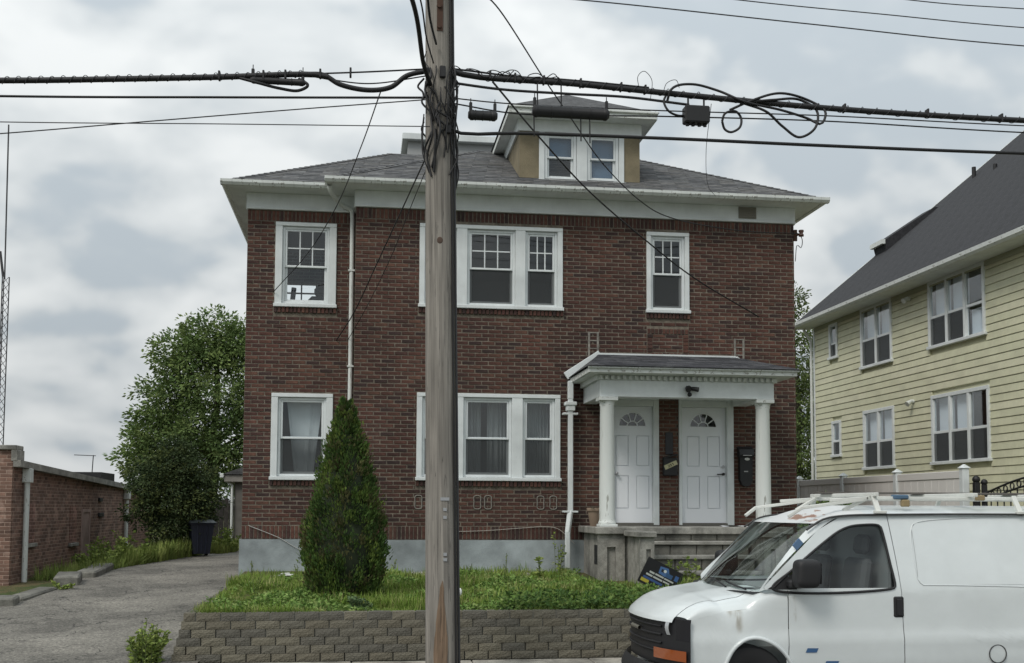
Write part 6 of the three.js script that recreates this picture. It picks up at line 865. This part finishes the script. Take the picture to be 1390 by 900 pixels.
  mesh('bumper', grid(40, 8, (u, v) => { const z = lerp(-1.0, 1.0, u), a = v * Math.PI; return [2.72 - 0.06 * Math.sin(a) + nose(2.8, Math.abs(z)) * 1.05, lerp(0.26, 0.50, v), z]; }), trim, van);
  // windscreen, cowl and wipers
  const ws = (u, v) => { const e = lerp(-1, 1, u), zb = 0.905, zt = 0.83, z = e * lerp(zb, zt, v), xb = 3.60 + 0.19 * Math.pow(Math.abs(e), 2.2), xt = 4.30 + 0.08 * Math.pow(Math.abs(e), 2.2); return [lerp(xb, xt, v) - 0.03 * Math.sin(v * 3.14), lerp(1.215, 1.86, v), z]; };
  mesh('windscreen', grid(20, 14, ws), new THREE.MeshPhysicalMaterial({ color: lin(0.80, 0.86, 0.85), roughness: 0.03, transmission: 1, ior: 1.5 }), van);
  mesh('cowl', grid(24, 4, (u, v) => { const z = lerp(-0.92, 0.92, u), e = Math.abs(z) / 0.92; return [lerp(3.52, 3.64, v) + 0.19 * Math.pow(e, 2.2), 1.20 + 0.01 * v, z]; }), trim, van);
  mesh('wiper', [tube([[3.62, 1.225, 0.45], [3.64, 1.25, 0.2], [3.66, 1.275, -0.15]].map(([x, y, z]) => [x - 0.01, y, z]), 0.010, 12, 5), tube([[3.70, 1.225, 0.78], [3.66, 1.25, 0.55], [3.66, 1.275, 0.3]], 0.010, 12, 5)], black, van);
  // roof, with a bare rusted strip over the windscreen
  const roofY = (x, z) => 1.945 + 0.10 * (1 - Math.pow(Math.abs(z) / 0.86, 2.4)) * smooth(4.2, 5.0, x) - 0.075 * smooth(4.75, 4.30, x);
  const rustTex = tex(512, 512, 1, (x, y) => { const n = fbm(x * 9, y * 9, 9, 5) * 0.55 + fbm(x * 30, y * 30, 30, 3) * 0.25, m = smooth(0.44, 0.54, n + 0.30 * (1 - Math.abs(x - 0.70) * 2.2) - 0.16 - Math.abs(y - 0.30) * 0.5); return mix3([0.86, 0.87, 0.865], mix3([0.55, 0.42, 0.36], [0.68, 0.55, 0.48], fbm(x * 22, y * 22, 22, 3)), m); });
  const front = grid(24, 8, (u, v) => { const x = lerp(4.30, 4.92, v), e = lerp(-1, 1, u), z = e * 0.858; return [x + 0.08 * Math.pow(Math.abs(e), 2.2) * (1 - v), v === 0 ? 1.862 : roofY(x, z), z]; });
  const rustM = new THREE.MeshPhysicalMaterial({ color: lin(0.9, 0.9, 0.9), roughness: 0.5, map: rustTex, side: THREE.DoubleSide }); rustM.map.repeat.set(1, 1); mesh('roof_front', front, rustM, van);
  mesh('roof', grid(24, 30, (u, v) => { const x = lerp(4.92, XE, v), z = lerp(-0.858, 0.858, u); return [x, roofY(x, z), z]; }), paint, van);
  mesh('rear_doors', [box(XE - 0.05, XE, SILL, 1.95, -0.93, 0.93, 0.02)], paint, van); mesh('underbody', [box(3.05, XE - 0.05, 0.18, 0.36, -0.62, 0.62)], std(lin(0.20, 0.17, 0.145), 0.9, { map: stainTex }), van);
  // cab: bulkhead, seats, dash, wheel
  mesh('bulkhead', [box(5.14, 5.17, 0.4, 1.9, -0.82, 0.82)], std(lin(0.34, 0.35, 0.35), 0.9), van);
  mesh('floor', [box(3.9, 8.3, 0.42, 0.46, -0.9, 0.9)], std(lin(0.16, 0.16, 0.155), 0.9), van);
  for (const s of [1, -1]) { const st = part('seat', van); mesh('cushion', [box(4.42, 4.92, 0.72, 0.90, s * 0.48 - 0.25, s * 0.48 + 0.25, 0.04)], std(lin(0.13, 0.13, 0.132), 0.9), st); mesh('seat_back', [box(-0.06, 0.06, 0, 0.66, -0.24, 0.24, 0.04).rotateZ(-0.16).translate(4.90, 0.86, s * 0.48)], std(lin(0.13, 0.13, 0.132), 0.9), st); mesh('headrest', [box(-0.05, 0.05, 0, 0.2, -0.13, 0.13, 0.04).rotateZ(-0.16).translate(5.02, 1.55, s * 0.48)], std(lin(0.13, 0.13, 0.132), 0.9), st); }
  mesh('dashboard', [box(3.86, 4.12, 0.85, 1.20, -0.86, 0.86, 0.05)], std(lin(0.16, 0.165, 0.16), 0.8), van); mesh('steering_wheel', new THREE.TorusGeometry(0.19, 0.016, 8, 28).rotateY(Math.PI / 2 - 0.4).rotateZ(0.3).translate(4.28, 1.16, 0.46), M.dark, van);
  mesh('dash_paper', [quadG([3.78, 1.216, 0.1], [3.78, 1.216, 0.4], [3.94, 1.216, 0.4], [3.94, 1.216, 0.1])], std(lin(0.65, 0.68, 0.66), 0.8), van);
  // ladder rack of square tube
  const rk = thing('roof_rack', 'white tubular ladder rack bolted on the roof of the parked van', 'roof rack', [0, 0, 9.1]), rw = std(lin(0.72, 0.735, 0.70), 0.5, { map: paintTex });
  for (const s of [1, -1]) mesh('side_rail', [bar([5.0, 2.115, s * 0.66], [8.3, 2.115, s * 0.66], 0.03, 0.034), bar([4.62, 2.09, s * 0.66], [5.02, 2.115, s * 0.66], 0.03, 0.034), bar([4.20, 1.925, s * 0.62], [4.34, 2.02, s * 0.66], 0.032, 0.032), bar([4.33, 2.015, s * 0.66], [4.98, 2.10, s * 0.66], 0.032, 0.032)], rw, rk);
  for (const x of [5.05, 6.1, 7.2, 8.2]) mesh('crossbar', [bar([x, 2.15, -0.8], [x, 2.15, 0.8], 0.045, 0.04)], rw, rk);
  for (const x of [5.05, 6.55, 8.0]) for (const s of [1, -1]) mesh('foot', [bar([x, 1.955, s * 0.845], [x, 2.14, s * 0.72], 0.05, 0.03), box(x - 0.06, x + 0.06, 1.96, 1.99, s * 0.86 - 0.03, s * 0.86 + 0.03, 0.006)], rw, rk);
  mesh('front_brace', [bar([4.78, 1.99, 0.6], [5.03, 2.12, 0.66], 0.035, 0.035), bar([4.78, 1.99, -0.6], [5.03, 2.12, -0.66], 0.035, 0.035)], rw, rk);
  mesh('strap', [box(5.28, 5.44, 2.105, 2.15, 0.62, 0.70, 0.01)], std(lin(0.07, 0.13, 0.20), 0.8), rk); mesh('clamp', [box(5.36, 5.44, 2.03, 2.10, 0.66, 0.72, 0.01), box(6.16, 6.26, 2.095, 2.15, 0.635, 0.70, 0.01)], std(lin(0.25, 0.19, 0.10), 0.8), rk);
  mesh('crossbar_tray', [box(4.95, 8.3, 2.172, 2.19, -0.5, -0.2), ], std(lin(0.10, 0.09, 0.08), 0.8), rk);
}
renderer.render(scene, camera);
